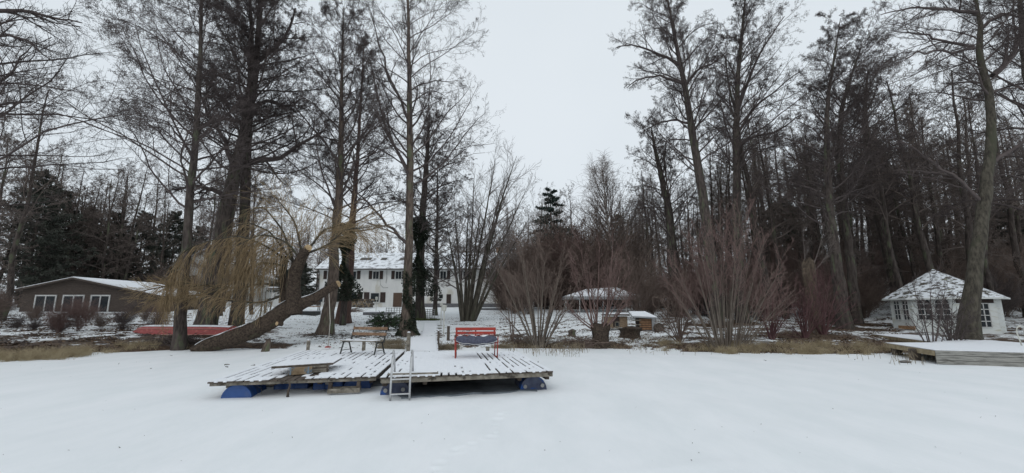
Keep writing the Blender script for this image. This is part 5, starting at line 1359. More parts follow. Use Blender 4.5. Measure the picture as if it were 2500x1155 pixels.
# fan-shaped multi-stem tree before the house
def multi_stem(name, label, cat, px, py, Y, tops, w0, seed, mt, mc, n1=9, n2=7, n3=5, cones=0., cs=.03, l1=.34, spread=.001, bow=.35, twig=.005, group=None, spike=0.0, tilt=0., up=.03, a1=.6, t0b=.36):
    rng = np.random.default_rng(seed); p = at(px, py, Y); g = gz(p.x, Y); base = np.array([p.x, Y, g]); root = empty(name, base, 0, label, cat, group)
    PP = []; RR = []; K = 14
    for (tx, ty, w, dy) in tops:
        e = at(tx, ty, Y + dy); e = np.array(tuple(e)); b = base + np.array([(tx - px) * spread, rng.uniform(-.15, .15), -.1])
        t = np.linspace(0, 1, K)[:, None]; q = b + (e - b) * t
        side = (e - b) * np.array([1, 1, 0]); q = q - side * (bow * t * (1 - t)) + np.cumsum(rng.normal(size=(K, 3)), 0) * .012 * np.linalg.norm(e - b) * .22 * np.sqrt(t)
        PP.append(q); r0 = w * .5 * Y / FPX; RR.append(r0 * (1 - .93 * t[:, 0] ** 1.1))
    PP = np.array(PP); RR = np.array(RR); B = Buf(); B.tubes(PP, np.maximum(RR, .006), 8)
    mb_v = B.mesh('stems', base); link_mesh('stems', mb_v, M[mt], root)
    C = Buf(); P1, R1 = grow(rng, PP, RR, n1, t0b, .98, lambda t: l1 * (1.2 - .6 * t), a1, 8, up=up, wob=.07, rf=.55, rmin=.008, rtip=.35, flat=.2); C.tubes(P1, R1, 5)
    P2, R2 = grow(rng, P1, R1, n2, .15, 1., lambda t: .40 * (1.1 - .5 * t), .55, 6, up=up, wob=.09, rf=.6, rmin=twig * 1.2, rtip=.5); C.tubes(P2, R2, 3); E = P2
    if n3:
        P3, R3 = grow(rng, P2, R2, n3, .15, 1., lambda t: .45 * (1.1 - .4 * t), .55, 4, up=up, wob=.10, rf=.7, rmin=twig, rtip=.6); C.tubes(P3, R3, 3); E = P3
    if cones:
        n = int(len(E) * cones); i = rng.integers(0, len(E), n); C.tets(E[i, -1] + rng.normal(size=(n, 3)) * .02, cs, rng, 1.4, .2)
    link_mesh('crown', C.mesh('crown', base), M[mc], root); return root
multi_stem('maple_tree', 'fan-shaped multi-stemmed bare tree in front of the white house wall', 'tree', 1135, 777, 35,
           [(1085, 530, 10, 0), (1110, 480, 8, 1), (1165, 410, 8, .5), (1205, 392, 9, 0), (1258, 385, 13, 0), (1292, 450, 8, -1), (1305, 515, 7, 1), (1235, 430, 8, 1.5), (1140, 500, 9, 1), (1180, 470, 7, -1)],
           1, 31, 'bark_green', 'twig_grey', n1=15, n2=8, n3=5, l1=.30, twig=.007, spread=.0042, bow=.20, a1=.7, t0b=.28)
# willow shrub clumps on the right bank
def fan(px, py, x0, x1, ytop, n, w, seed, jitter=40, dyr=1.2):
    rg = random.Random(seed); out = []
    for i in range(n):
        u = (i + .5) / n; x = x0 + (x1 - x0) * u + rg.uniform(-12, 12); s = abs(2 * u - 1)
        y = ytop + (py - ytop) * .45 * s ** 2.0 + rg.uniform(0, jitter) * 2; out.append((x, y, w * rg.uniform(.6, 1.2), rg.uniform(-dyr, dyr)))
    return out
SG = 'bare shrubs along the right bank'
multi_stem('willow_shrub', 'reddish-brown multi-stemmed shrub on the bank right of the red bench', 'shrub', 1315, 840, 20.9, fan(1315, 840, 1195, 1425, 560, 20, 5, 3, 55), 1, 41, 'stem_grey', 'twig_brown', n1=9, n2=6, n3=3, l1=.26, bow=.16, spread=.0025, a1=.5, up=.04, group=SG, cones=.3, cs=.02)
multi_stem('willow_shrub', 'largest grey-mauve shrub fanning wide from the ice edge right of centre', 'shrub', 1775, 852, 19.2, fan(1775, 852, 1610, 1950, 485, 40, 3.6, 4, 60), 1, 42, 'stem_grey', 'twig_red', n1=9, n2=6, n3=3, l1=.22, spread=.0042, a1=.5, up=.04, group=SG, bow=.15, cones=.15, cs=.018)
multi_stem('dogwood_shrub', 'dark red-stemmed dogwood left of the hollow snag', 'shrub', 1965, 840, 22.5, fan(1965, 840, 1905, 2030, 660, 20, 3, 6, 50), 1, 43, 'twig_dogwood', 'twig_dogwood', n1=8, n2=5, n3=0, l1=.3, group='red-stemmed dogwoods')
multi_stem('dogwood_shrub', 'dark red-stemmed dogwood between the hollow snag and mossy trunks', 'shrub', 2010, 825, 24.5, fan(2010, 825, 1930, 2100, 640, 18, 3, 7, 50), 1, 44, 'twig_dogwood', 'twig_dogwood', n1=8, n2=5, n3=0, l1=.3, group='red-stemmed dogwoods')
multi_stem('dogwood_shrub', 'red-brown twiggy shrub beside the largest shrub on its right', 'shrub', 1885, 835, 22.0, fan(1885, 835, 1830, 1950, 640, 22, 3.2, 8, 40), 1, 45, 'twig_dogwood', 'twig_red', n1=8, n2=5, n3=0, l1=.3, group='red-stemmed dogwoods')
multi_stem('willow_shrub', 'small upright pale-stemmed shrub just right of the red bench', 'shrub', 1252, 832, 21.8, [(1222, 640, 3, 0), (1244, 610, 3, .4), (1230, 700, 2, 0), (1262, 650, 3, .2)], 1, 46, 'twig_brown', 'twig_brown', n1=8, n2=5, n3=0, group=SG)
multi_stem('willow_shrub', 'thin arching shrub on the bank before the leaning hutches', 'shrub', 1660, 835, 21.5, fan(1660, 835, 1600, 1700, 660, 16, 4, 12, 50), 1, 47, 'twig_brown', 'twig_brown', n1=8, n2=6, n3=3, group=SG)
multi_stem('willow_shrub', 'spindly shrub behind the jetty in front of the pavilion windows', 'shrub', 2275, 838, 18.6, [(2225, 690, 4, 0), (2200, 750, 4, 0), (2270, 665, 4, .2), (2310, 700, 5, 0), (2240, 740, 3, 0), (2330, 760, 3, 0)], 1, 48, 'twig', 'twig', n1=8, n2=5, n3=2, group=SG)
multi_stem('willow_shrub', 'dark bushy shoots at the foot of the great crooked tree', 'shrub', 2325, 835, 19.4, fan(2325, 835, 2250, 2380, 700, 14, 4, 15, 40), 1, 49, 'twig', 'twig', n1=8, n2=6, n3=3, group=SG)
# pollard willow
def pollard(px, py, ytop, Y, wpx, label, shoots, seed, mt='willow_bark', mc='twig_brown', name='pollard_willow', dark=None):
    p = at(px, py, Y); g = gz(p.x, Y); r = wpx * .5 * Y / FPX; H = at(px, ytop, Y).z - g; root = empty(name, (p.x, Y, g), 0, label, 'tree')
    rg = random.Random(seed); mb = MB(); S = 18; V_ = []
    prof = [(1.25, -.1), (1.12, .05), (1, .25), (.95, .5), (1, .75), (1.12, .9), (1.05, 1.0), (.5, 1.08)]
    ph = [rg.uniform(0, 6) for _ in range(3)]
    for (a, z) in prof:
        for k in range(S):
            th = 2 * pi * k / S; q = r * a * (1 + .10 * sin(3 * th + ph[0] + z) + .08 * sin(7 * th + ph[1]) + .05 * sin(11 * th + ph[2] + 4 * z)) ; V_.append((q * cos(th), q * sin(th), z * H + (0.1 * H * sin(th * 2 + ph[0]) if z > .95 else 0)))
    fs = [(i * S + k, i * S + (k + 1) % S, (i + 1) * S + (k + 1) % S, (i + 1) * S + k) for i in range(len(prof) - 1) for k in range(S)] + [tuple((len(prof) - 1) * S + k for k in range(S))]
    mb.add(V_, fs, True); mb.build('trunk', M[mt], root)
    if shoots:
        rng = np.random.default_rng(seed); n = len(shoots); K = 12; PP = np.zeros((n, K, 3)); RR = np.zeros((n, K)); base = np.array([p.x, Y, g + H * .9])
        for i, (tx, ty, w, dy) in enumerate(shoots):
            e = np.array(tuple(at(tx, ty, Y + dy))); t = np.linspace(0, 1, K)[:, None]; b = base + np.array([r * .8 * np.sign(tx - px) * rng.random(), rng.uniform(-r, r) * .7, -.1])
            PP[i] = b + (e - b) * t - (e - b) * np.array([-1, 0, .35]) * (.30 * t * (1 - t)); RR[i] = w * .5 * Y / FPX * (1 - .9 * t[:, 0])
        C = Buf(); C.tubes(PP, RR, 6); P1, R1 = grow(rng, PP, RR, 10, .3, 1, lambda t: .28 * (1.2 - .6 * t), .5, 7, up=.03, wob=.08, rf=.55, rmin=.008, rtip=.4); C.tubes(P1, R1, 4)
        P2, R2 = grow(rng, P1, R1, 6, .15, 1., lambda t: .42 * (1.1 - .4 * t), .55, 5, up=.02, wob=.1, rf=.6, rmin=.0055, rtip=.6); C.tubes(P2, R2, 3)
        P3, R3 = grow(rng, P2, R2, 3, .15, 1., .42, .55, 3, up=.02, wob=.1, rf=.6, rmin=.0045, rtip=.6); C.tubes(P3, R3, 3)
        link_mesh('crown', C.mesh('crown', (p.x, Y, g)), M[mc], root)
    return root
pollard(1465, 841, 796, 20.8, 40, 'pollard willow with furrowed stub trunk and reddish shoots on the ice edge', fan(1465, 800, 1370, 1560, 560, 16, 5, 19, 55), 51, mc='twig_red')
pollard(1540, 818, 800, 23.5, 46, 'wide dark old tree stump in front of the orange-slatted hutch', [], 52, name='tree_stump')
pollard(1990, 800, 655, 26, 26, 'tall hollow snag of broken pale wood among the red dogwoods', [(2015, 540, 3, 0), (1960, 560, 3, 0), (2030, 600, 2, 0)], 53, mt='snag', mc='twig_grey', name='dead_snag')
pollard(1397, 822, 806, 24.5, 17, 'sawn round stump on the bank behind the pollard willow', [], 54, name='tree_stump', mt='bark_pale')

# ================================================================== LEANING WILLOW
def wobble_tube(pts, radii, K, S, seed, bump=.12):
    rng = np.random.default_rng(seed); P, R = resample(pts, K, radii); V, Q = tubes(P[None], R[None], S); V = V.reshape(K, S, 3); th = 2 * np.pi * np.arange(S) / S; ph = rng.random(3) * 6
    sc = 1 + bump * (.6 * np.cos(3 * th + ph[0]) + .4 * np.cos(6 * th + ph[1]))[None] + .05 * rng.normal(size=(K, S)); V = P[:, None] + (V - P[:, None]) * sc[..., None]; return V.reshape(-1, 3), Q, P, R
wpts = [(470, 858), (500, 846), (560, 828), (620, 806), (670, 778), (700, 752), (735, 742), (770, 728), (800, 706), (824, 694)]
wW = [20, 31, 38, 39, 40, 37, 29, 23, 20, 18]; wY = [19.4, 19.5, 19.7, 19.9, 20.1, 20.2, 20.3, 20.4, 20.5, 20.6]
WP = [at(p[0], p[1], y) for p, y in zip(wpts, wY)]; WR = [w * .5 * y / FPX for w, y in zip(wW, wY)]
wb = Vector((WP[1].x, WP[1].y, 0)); wil = empty('leaning_willow', wb, 0, 'fallen-looking weeping willow leaning over the bank with sawn limbs and yellow withes', 'tree'); wo_ = np.array(tuple(wb))
V, Q, P_, R_ = wobble_tube(WP, WR, 34, 16, 61); link_mesh('trunk', np_mesh('trunk', V - wo_, Q), M['willow_bark'], wil)
def cutface(c, n, r, nm='cut_face'):
    mb = MB(); mb.lathe(c, [(r, -.01), (r * 1.0, .012), (r * .6, .02), (r * .05, .022)], 14, tuple(n)); mb.build(nm, M['cut'], wil, rel=wb)
cutface(Vector(P_[-1]), (1, -.7, .15), WR[-1] * .95)
V, Q, P2_, R2_ = wobble_tube([at(716, 768, 20.15), at(716, 730, 20.2), at(714, 690, 20.3), at(722, 655, 20.3), at(738, 625, 20.2), at(752, 606, 20.0)], [.38, .35, .31, .29, .23, .15], 16, 14, 62)
link_mesh('upright_limb', np_mesh('upright_limb', V - wo_, Q), M['willow_bark'], wil); cutface(Vector(P2_[-1]), (.45, -1, .15), .17)
V, Q, P3_, R3_ = wobble_tube([at(700, 745, 20.4), at(690, 700, 20.5), at(688, 660, 20.6), at(700, 625, 20.6)], [.20, .17, .16, .10], 10, 10, 63); link_mesh('limb', np_mesh('limb', V - wo_, Q), M['willow_bark'], wil)
for (px, py, dx, r) in ((676, 790, .3, .085),):
    c = at(px, py, 19.55 if px < 700 else 19.95); mb = MB(); n = Vector((.9 if px < 660 else -.5, -1, .1)).normalized(); mb.lathe(c - n * .25, [(r * 1.25, 0), (r, .25)], 12, tuple(n)); mb.build('limb_stub', M['willow_bark'], wil, rel=wb); cutface(c, n, r)
# snow lying on the upper side of the lower trunk
mb = MB(); rows = []
for i in range(1, 31):
    p = Vector(P_[i]); r = R_[i]; 
    if i in (14, 15, 16, 21, 22, 23): 
        w_ = .02
    else: w_ = .30 + .25 * sin(i * 1.3)
    t = (Vector(P_[min(i + 1, 33)]) - Vector(P_[i - 1])).normalized(); a = t.cross(Vector((0, 0, 1))).normalized(); u = a.cross(t).normalized()
    rows.append([p + (a * sin(f * w_) + u * cos(f * w_)) * (r * 1.06 + .015 * (1 - abs(f))) for f in (-1, -.5, 0, .5, 1)])
vs = [p for r in rows for p in r]; n = len(rows); mb.add(vs, [(i * 5 + k, i * 5 + k + 1, (i + 1) * 5 + k + 1, (i + 1) * 5 + k) for i in range(n - 1) for k in range(4)], True); mb.build('snow_cover', M['snow'], wil, rel=wb)
# arching limbs that carry the withes
rng = np.random.default_rng(64); arcs = []
for pts, w, y0, y1 in (([(705, 640), (650, 600), (590, 575), (520, 585), (460, 605)], 6, 20.4, 18.6), ([(715, 640), (660, 565), (600, 540), (560, 560)], 6, 20.4, 20.0),
                       ([(720, 650), (690, 560), (640, 500), (600, 520)], 6, 20.5, 21.5), ([(745, 620), (790, 560), (850, 545), (880, 560)], 6, 20.3, 20.5), ([(740, 630), (720, 540), (680, 490), (660, 470)], 5, 20.3, 21),
                       ([(745, 620), (800, 600), (840, 560), (900, 555)], 4, 20.3, 19.5), ([(700, 650), (640, 640), (600, 660), (560, 690)], 6, 20.3, 19.3), ([(690, 700), (640, 690), (590, 705), (520, 700), (440, 690)], 6, 20.4, 19.0),
                       ([(690, 720), (640, 740), (560, 735), (480, 715)], 5, 20.4, 18.9), ([(735, 635), (700, 590), (640, 570), (580, 600)], 5, 20.2, 19.2), ([(520, 690), (470, 700), (410, 698), (340, 712)], 5, 19.2, 18.9),
                       ([(560, 700), (500, 720), (420, 725), (350, 735)], 4, 19.4, 19.2), ([(460, 605), (440, 620), (420, 660), (405, 700)], 4, 18.6, 18.4)):
    n = len(pts); arcs.append(resample([at(p[0], p[1], y0 + (y1 - y0) * i / (n - 1)) for i, p in enumerate(pts)], 14))
AP = np.array(arcs); AR = np.array([np.linspace(.06, .018, 14) for _ in arcs]); B = Buf(); B.tubes(AP, AR, 6)
link_mesh('branches', B.mesh('branches', wo_), M['bark_green'], wil)
W_ = Buf()
for idx, n_, Lm, up_, g_0 in (([0, 9], 66, 2.4, -.40, -.9), ([1], 34, 1.7, -.35, -.7), ([6, 7, 8], 48, 1.1, -.22, -.3), ([2], 34, 1.6, -.10, -.3), ([3, 4, 5], 60, 1.7, -.04, -.1), ([10, 11], 44, .9, -.03, 0), ([12], 34, 2.0, -.4, -1.2)):
    pp, rr = grow(rng, AP[idx], AR[idx], n_, .1, 1., lambda t: Lm, .6, 10, up=up_, wob=.06, rf=.4, rmin=.0055, rtip=.5, rel=False, rmax=.011, g0=g_0); W_.tubes(pp, rr, 3)
    p2, r2 = grow(rng, pp, rr, 5, .1, .9, lambda t: Lm * .5 * (1.2 - .6 * t), .45, 7, up=up_, wob=.075, rf=.9, rmin=.0045, rtip=.75, rel=False); W_.tubes(p2, r2, 3)
link_mesh('withes', W_.mesh('withes', wo_), M['withe'], wil)
# a few thin uprights from the willow trunk
mb = MB(); 
# rope swing
p = at(803, 712, 20.45); q = at(801, 846, 20.4); sw = empty('rope_swing', (q.x, q.y, .06), 0, 'red round seat hanging on a long pale rope from the willow tip', 'swing'); org = tuple(sw.location)
mb = MB(); mb.tube([(p.x, p.y, p.z), (q.x + .02, q.y, 1.2), (q.x, q.y, .10)], .016, 6); mb.build('rope', M['rope'], sw, rel=org)
mb = MB(); mb.lathe((q.x, q.y, .06), [(.13, 0), (.15, .01), (.13, .04), (.03, .07)], 16); mb.build('seat', M['red'], sw, rel=org)

# creeping ivy on the foot of the path alder
rng = np.random.default_rng(70); n = 4200; zz = rng.random(n) ** 1.3 * 3.6; th = rng.random(n) * 6.283; rr = .345 + .30 * np.exp(-zz / .4) + rng.random(n) * .06 - .022 * zz
Bv = Buf(); C = np.stack([rr * np.cos(th) + (.0 if True else 0) - .03 * zz * 0, rr * np.sin(th), zz], 1); keepv = (np.sin(th * 2 + zz * 2.2) + np.sin(zz * 5 + th)) > -.5; Bv.leaves(C[keepv], .06, rng, .9)
link_mesh('ivy', Bv.mesh('ivy', (0, 0, 0), False), M['ivy'], path_alder)

# ================================================================== IVY, EVERGREENS
def ivy_col(px, x0, x1, ytop, ybot, Y, n, seed, label, trunk=True):
    rng = np.random.default_rng(seed); p = at(px, ybot, Y); g = gz(p.x, Y); root = empty('ivy_tree', (p.x, Y, g), 0, label, 'tree'); z1 = at(px, ytop, Y).z; z0 = max(at(px, ybot, Y).z, g)
    W = (x1 - x0) * .5 * Y / FPX
    mb = MB(); H = z1 - g; mb.tube([(0, 0, -.1), (.05, 0, H * .4), (-.05, 0, H * .98)], [.24, .18, .06], 10); mb.build('trunk', M['bark'], root)
    z = rng.random(n); prof = W * (.55 + .45 * np.sin(z * 7 + 1)) * np.sqrt(np.clip(1.05 - z, 0, 1) * np.clip(z + .25, 0, 1)) * 1.9
    th = rng.random(n) * 6.283; rr = prof * (.55 + .5 * rng.random(n) ** .5) * (1 + .3 * np.sin(th * 3 + z * 11)); C = np.stack([rr * np.cos(th) + ((x0 + x1) / 2 - px) * Y / FPX, rr * np.sin(th) * .8, (z0 - g) + (z1 - z0) * z], 1)
    B = Buf(); B.leaves(C, .085, rng, .9); link_mesh('ivy', B.mesh('ivy', (0, 0, 0), False), M['ivy'], root)
ivy_col(1020, 985, 1052, 530, 722, 37.5, 9000, 71, 'thick dark ivy column behind the tall path alder')
ivy_col(840, 800, 868, 548, 735, 31.5, 7000, 72, 'dark ivy-wrapped stem behind the slim alder and reddish tree')
ivy_col(1062, 1050, 1074, 620, 735, 44, 1800, 73, 'narrow ivy stub with short side twigs in front of the house')
# conifers
def conifer(name, label, H, W, seed, nwh, group=None, z0=.18, droop=-.03, need='needle', nl=10, gap=0., ls=.13, place=None, shape=1.0):
    rng = np.random.default_rng(seed); root = empty(name, (0, 0, 0), 0, label, 'tree', group)
    mb = MB(); mb.tube([(0, 0, -.2), (.05, 0, H * .5), (0, 0, H)], [H * .014 + .06, H * .009 + .03, .02], 8); mb.build('trunk', M['bark'], root)
    P0 = np.stack([np.zeros(12), np.zeros(12), np.linspace(0, H, 12)], 1)[None]; R0 = np.linspace(.14, .03, 12)[None]
    P1, R1 = grow(rng, P0, R0, nwh, z0, .99, lambda t: W * np.clip(1.08 - ((t - z0) / (1 - z0)) ** shape, .05, 1), 1.35, 7, up=droop, wob=.05, rf=.4, rmin=.015, rtip=.3, rel=False, golden=True)
    if gap: keep = rng.random(len(P1)) > gap; P1, R1 = P1[keep], R1[keep]
    B = Buf(); B.tubes(P1, R1, 4)
    P2, R2 = grow(rng, P1, R1, 12, .12, 1., lambda t: .36 * (1.2 - .7 * t), .85, 4, up=-.10, wob=.06, rf=.5, rmin=.01, rtip=.6, flat=.9); B.tubes(P2, R2, 3)
    L = Buf(); n = nl; t = rng.random((len(P2), n)); f = t * 3; i = np.clip(f.astype(int), 0, 2); fr = (f - i)[..., None]; ar = np.arange(len(P2))[:, None]
    C = (P2[ar, i] * (1 - fr) + P2[ar, i + 1] * fr).reshape(-1, 3) + rng.normal(size=(len(P2) * n, 3)) * .05; C[:, 2] -= .04
    L.leaves(C, ls, rng, .42)
    link_mesh('branches', B.mesh('branches'), M['twig'], root); link_mesh('needles', L.mesh('needles', (0, 0, 0), False), M[need], root); return root
def place(root, px, Y, rz=0., s=1., label=None, z=None, sz=None):
    p = at(px, 700, Y); root.location = (p.x, Y, gz(p.x, Y) if z is None else z); root.rotation_euler = (0, 0, rz); root.scale = (s, s, sz or s)
    if label: root['label'] = label
    return root
sp = conifer('spruce_tree', 'thin ragged spruce with drooping boughs left of the birch', 1., 1., 80, 4) if False else None
def top_h(px, py, Y): p = at(px, py, Y); return p.z - gz(p.x, Y)
H1 = top_h(1345, 458, 56)
c1 = conifer('spruce_tree', 'thin ragged spruce with drooping boughs left of the birch', H1, 4.4, 81, 84, z0=.10, droop=-.03, gap=.35, nl=14, ls=.21, shape=1.4); place(c1, 1347, 56)
H2 = top_h(1515, 520, 72)
c2 = conifer('fir_tree', 'dense dark fir standing just behind and right of the birch', H2, 4.6, 82, 90, z0=.08, nl=12, ls=.20); place(c2, 1515, 72)
CG = 'dark evergreens behind the timber cabin'
H3 = 15.0
pn = conifer('pine_tree', 'wide dark evergreen behind the cabin roof', H3, 5.2, 83, 110, CG, z0=.06, droop=.01, need='needle_dark', nl=13, ls=.20, shape=1.5)
spots = [(60, 49, 1.05, 'tallest dark evergreen at the far left behind the cabin'), (120, 56, 1.0, 'broad dark evergreen above the left half of the cabin roof'), (255, 60, .93, 'rounded dark evergreen rising above the cabin gable'),
         (330, 66, .88, 'dark evergreen behind the right end of the cabin roof'), (410, 62, .86, 'dark evergreen between the cabin and shore alder'), (190, 70, 1.0, 'dark evergreen filling the gap behind two broader ones'),
         (470, 74, .80, 'farthest dark evergreen behind the yellow willow')]
for i, (px, Y, s, lab) in enumerate(spots):
    r = pn if i == 0 else copy_tree(pn); place(r, px, Y, i * 1.7, s, lab, sz=s * random.uniform(.9, 1.05))
yb = conifer('yew_tree', 'dark evergreen bush between the side house and long house', 6.5, 3.2, 84, 80, z0=.03, need='needle_dark', nl=12, ls=.16, shape=2.2); place(yb, 735, 63)
yb2 = copy_tree(yb); place(yb2, 700, 72, 2., .9, 'dark evergreen behind the low white annex')
for i, (px, Y, s, lab) in enumerate(((1930, 60, 1.7, 'dark evergreen behind the red dogwoods'), (2490, 50, 1.6, 'dark evergreen at the far right behind the pavilion'))):
    r = copy_tree(yb); place(r, px, Y, i, s * .9, lab)

# birch
Yb = 55
def birch(name, label, px, pts, w, Y, seed, tops):
    P, R = pxpath(pts, Y, 0, w); b = P[0]; g = gz(b.x, Y); P[0].z = g - .1; base = np.array([b.x, Y, g]); rng = np.random.default_rng(seed); root = empty(name, base, 0, label, 'tree'); P0, R0 = resample(P, 24, R)
    V, Q = tubes(P0[None], R0[None], 10); link_mesh('trunk', np_mesh('trunk', V - base, Q), M['birch'], root); B = Buf()
    P1, R1 = grow(rng, P0[None], R0[None], 40, .34, .93, lambda t: 6.6 * (1.1 - .62 * ((t - .34) / .6)), lambda t: .80 - .30 * t, 10, up=.02, wob=.05, rf=.55, rmin=.025, rtip=.25, rel=False, golden=True); B.tubes(P1, R1, 5)
    P2, R2 = grow(rng, P1, R1, 9, .25, 1., .35, .5, 7, up=.02, wob=.06, rf=.6, rmin=.016, rtip=.5); B.tubes(P2, R2, 3); link_mesh('branches', B.mesh('branches', base), M['twig_grey'], root)
    C = Buf(); P3, R3 = grow(rng, P2, R2, 6, .3, 1., 1.1, .7, 7, up=-.16, wob=.06, rf=.6, rmin=.012, rtip=.6, rel=False); C.tubes(P3, R3, 3)
    link_mesh('hanging_twigs', C.mesh('hanging_twigs', base), M['twig_brown'], root)
birch('birch_tree', 'pale-stemmed weeping birch standing out against the sky in the middle distance', 1505, [(1512, 745), (1508, 690), (1498, 620), (1486, 560), (1478, 500), (1474, 450), (1472, 418)], [9, 9, 8, 7, 5, 3, 1.5], Yb, 90, None)

# ================================================================== WOODLAND
def proto_tree(seed, H, r0, kind):
    rg = random.Random(seed)
    pts = [Vector((0, 0, -.2))]; lean = rg.uniform(-.08, .08); ly = rg.uniform(-.08, .08)
    for k in range(1, 9):
        z = H * k / 8; pts.append(Vector((lean * z + rg.uniform(-.12, .12), ly * z + rg.uniform(-.12, .12), z)))
    R = [r0 * (1 - .93 * (k / 8) ** .9) + .02 for k in range(9)]
    kw = dict(n1=18, t0=.34, len_lo=H * .26, len_hi=H * .12, a_lo=1.0, a_hi=.55, up=.02, n2=7, n3=4, n4=3, cones=.55, cs=.05, twig=.011, flare=.5, S0=9, r1max=.08, mc='twig_wood')
    if kind == 1: kw.update(n1=24, t0=.22, a_lo=1.25, a_hi=.8, len_lo=H * .24, up=.0)
    if kind == 2: kw.update(n1=16, t0=.42, a_lo=.8, a_hi=.45, len_lo=H * .24)
    return bare_tree('woodland_tree', 'x', 'tree', pts, R, (0, 0, 0), seed, **kw)
protos = [proto_tree(101, 17, .24, 0), proto_tree(102, 15, .20, 1), proto_tree(103, 19, .27, 2), proto_tree(104, 14, .17, 1), proto_tree(105, 18, .22, 0), proto_tree(106, 16, .18, 2)]
used = set()
def put(protos, i, x, y, s, rz, label, group, sz=None):
    pr = protos[i % len(protos)]
    if id(pr) in used: r = copy_tree(pr)
    else: r = pr; used.add(id(pr))
    r.location = (x, y, gz(x, y) - .05); r.rotation_euler = (0, 0, rz); r.scale = (s, s, sz or s); r['label'] = label
    if group: r['group'] = group
    return r
rg = random.Random(77)
CARD = ['first', 'second', 'third', 'fourth', 'fifth', 'sixth', 'seventh', 'eighth', 'ninth', 'tenth', 'eleventh', 'twelfth', 'thirteenth', 'fourteenth', 'fifteenth', 'sixteenth', 'seventeenth', 'eighteenth']
def relabel(made):
    made.sort(key=lambda o: o.location.x / o.location.y)
    for i, o in enumerate(made): o['label'] = o['label'] + ', ' + CARD[i] + ' from the left'
def zone(n, pxa, pxb, Ya, Yb, sa, sb, label, group, reject=None):
    k = 0; tries = 0; pts = []; made = []
    while k < n and tries < n * 40:
        tries += 1
        px = rg.uniform(pxa, pxb); Y = Ya + (Yb - Ya) * rg.random() ** .8; p = at(px, 700, Y)
        if reject and reject(p.x, Y): continue
        if any((p.x - q[0]) ** 2 + (Y - q[1]) ** 2 < 2.6 for q in pts): continue
        pts.append((p.x, Y)); made.append(put(protos, rg.randrange(6), p.x, Y, rg.uniform(sa, sb), rg.uniform(0, 6.28), label, group)); k += 1
    if n <= 18: relabel(made)
def clear(x, y):
    if abs(x - 26.9) < 4.5 and abs(y - 27.3) < 4.5: return True
    if -28 < x < 2.5 and 55 < y < 72: return True
    if -54 < x < -35 and 60 < y < 80: return True
    if cl - 2 < x < cr_ + 2 and 38 < y < 53: return True
    if 4 < x < 21 and 42 < y < 51: return True
    return False
zone(34, 1565, 1870, 37, 64, .72, 1.0, 'bare woodland tree in the wood behind the left-leaning alder and largest shrub', 'woodland trees, left part of the right-hand wood', clear)
zone(46, 1860, 2230, 33, 66, .88, 1.2, 'bare woodland tree behind the red dogwoods and pointed-crown tree', 'woodland trees, middle of the right-hand wood', clear)
zone(50, 2180, 2620, 31, 58, .82, 1.15, 'bare woodland tree in the wood behind the garden pavilion', 'woodland trees behind the garden pavilion', clear)
zone(46, 1245, 1575, 61, 86, .78, 1.02, 'lower bare tree in the middle distance around the spruce and birch', 'low trees in the middle distance', clear)
zone(38, 560, 1240, 74, 98, .72, .98, 'distant bare tree rising behind the long white house', 'distant trees behind the long house', clear)
zone(15, -260, 40, 24, 50, .85, 1.15, 'bare tree at the far left between the shore and the cabin', 'bare trees at the far left', clear)
zone(16, 20, 330, 52, 62, .9, 1.15, 'tall bare tree close behind the cabin', 'tall bare trees behind the cabin', clear)
zone(30, 100, 560, 54, 84, .75, 1.08, 'bare tree among the evergreens behind the cabin', 'bare trees behind the cabin', clear)
zone(10, 450, 640, 34, 56, .75, 1.0, 'slim bare tree behind the stout leaning trunk', 'slim trees behind the leaning trunk', lambda x, y: clear(x, y))

# undergrowth
def proto_shrub(seed, H, W, n, mc):
    rng = np.random.default_rng(seed); root = empty('undergrowth_shrub', (0, 0, 0), 0, 'x', 'shrub'); K = 9
    PP = np.zeros((n, K, 3)); RR = np.zeros((n, K)); t = np.linspace(0, 1, K)[:, None]
    for i in range(n):
        a = rng.random() * 6.283; w = W * rng.random() ** .6; e = np.array([w * cos(a), w * sin(a), H * rng.uniform(.55, 1) * (1 - .35 * (w / W) ** 2)])
        PP[i] = np.array([rng.normal() * .15, rng.normal() * .15, -.05]) + e * t - e * np.array([1, 1, 0]) * (.35 * t * (1 - t)); RR[i] = .016 * (1 - .7 * t[:, 0])
    B = Buf(); B.tubes(PP, RR, 4); link_mesh('stems', B.mesh('stems'), M[mc], root); C = Buf()
    P1, R1 = grow(rng, PP, RR, 9, .15, 1., .38, .6, 6, up=.03, wob=.09, rf=.6, rmin=.009, rtip=.6); C.tubes(P1, R1, 3)
    P2, R2 = grow(rng, P1, R1, 7, .1, 1., .5, .6, 4, up=.02, wob=.1, rf=.8, rmin=.008, rtip=.7); C.tubes(P2, R2, 3)
    link_mesh('crown', C.mesh('crown'), M[mc], root); return root
shr = [proto_shrub(201, 3.6, 1.9, 26, 'twig_brown'), proto_shrub(202, 4.6, 2.0, 26, 'twig_red'), proto_shrub(203, 2.6, 1.9, 30, 'twig'), proto_shrub(204, 5.5, 2.2, 24, 'twig_brown')]
def szone(n, pxa, pxb, Ya, Yb, sa, sb, kinds, label, group, reject=clear):
    k = 0; tries = 0
    while k < n and tries < n * 30:
        tries += 1; px = rg.uniform(pxa, pxb); Y = rg.uniform(Ya, Yb); p = at(px, 700, Y)
        if reject(p.x, Y): continue
        put(shr, rg.choice(kinds), p.x, Y, rg.uniform(sa, sb), rg.uniform(0, 6.28), label, group); k += 1
szone(38, 1225, 1560, 51, 66, 1.4, 2.3, (0, 1, 3), 'reddish-brown thicket shrub behind the party tent', 'thicket shrubs behind the tent')
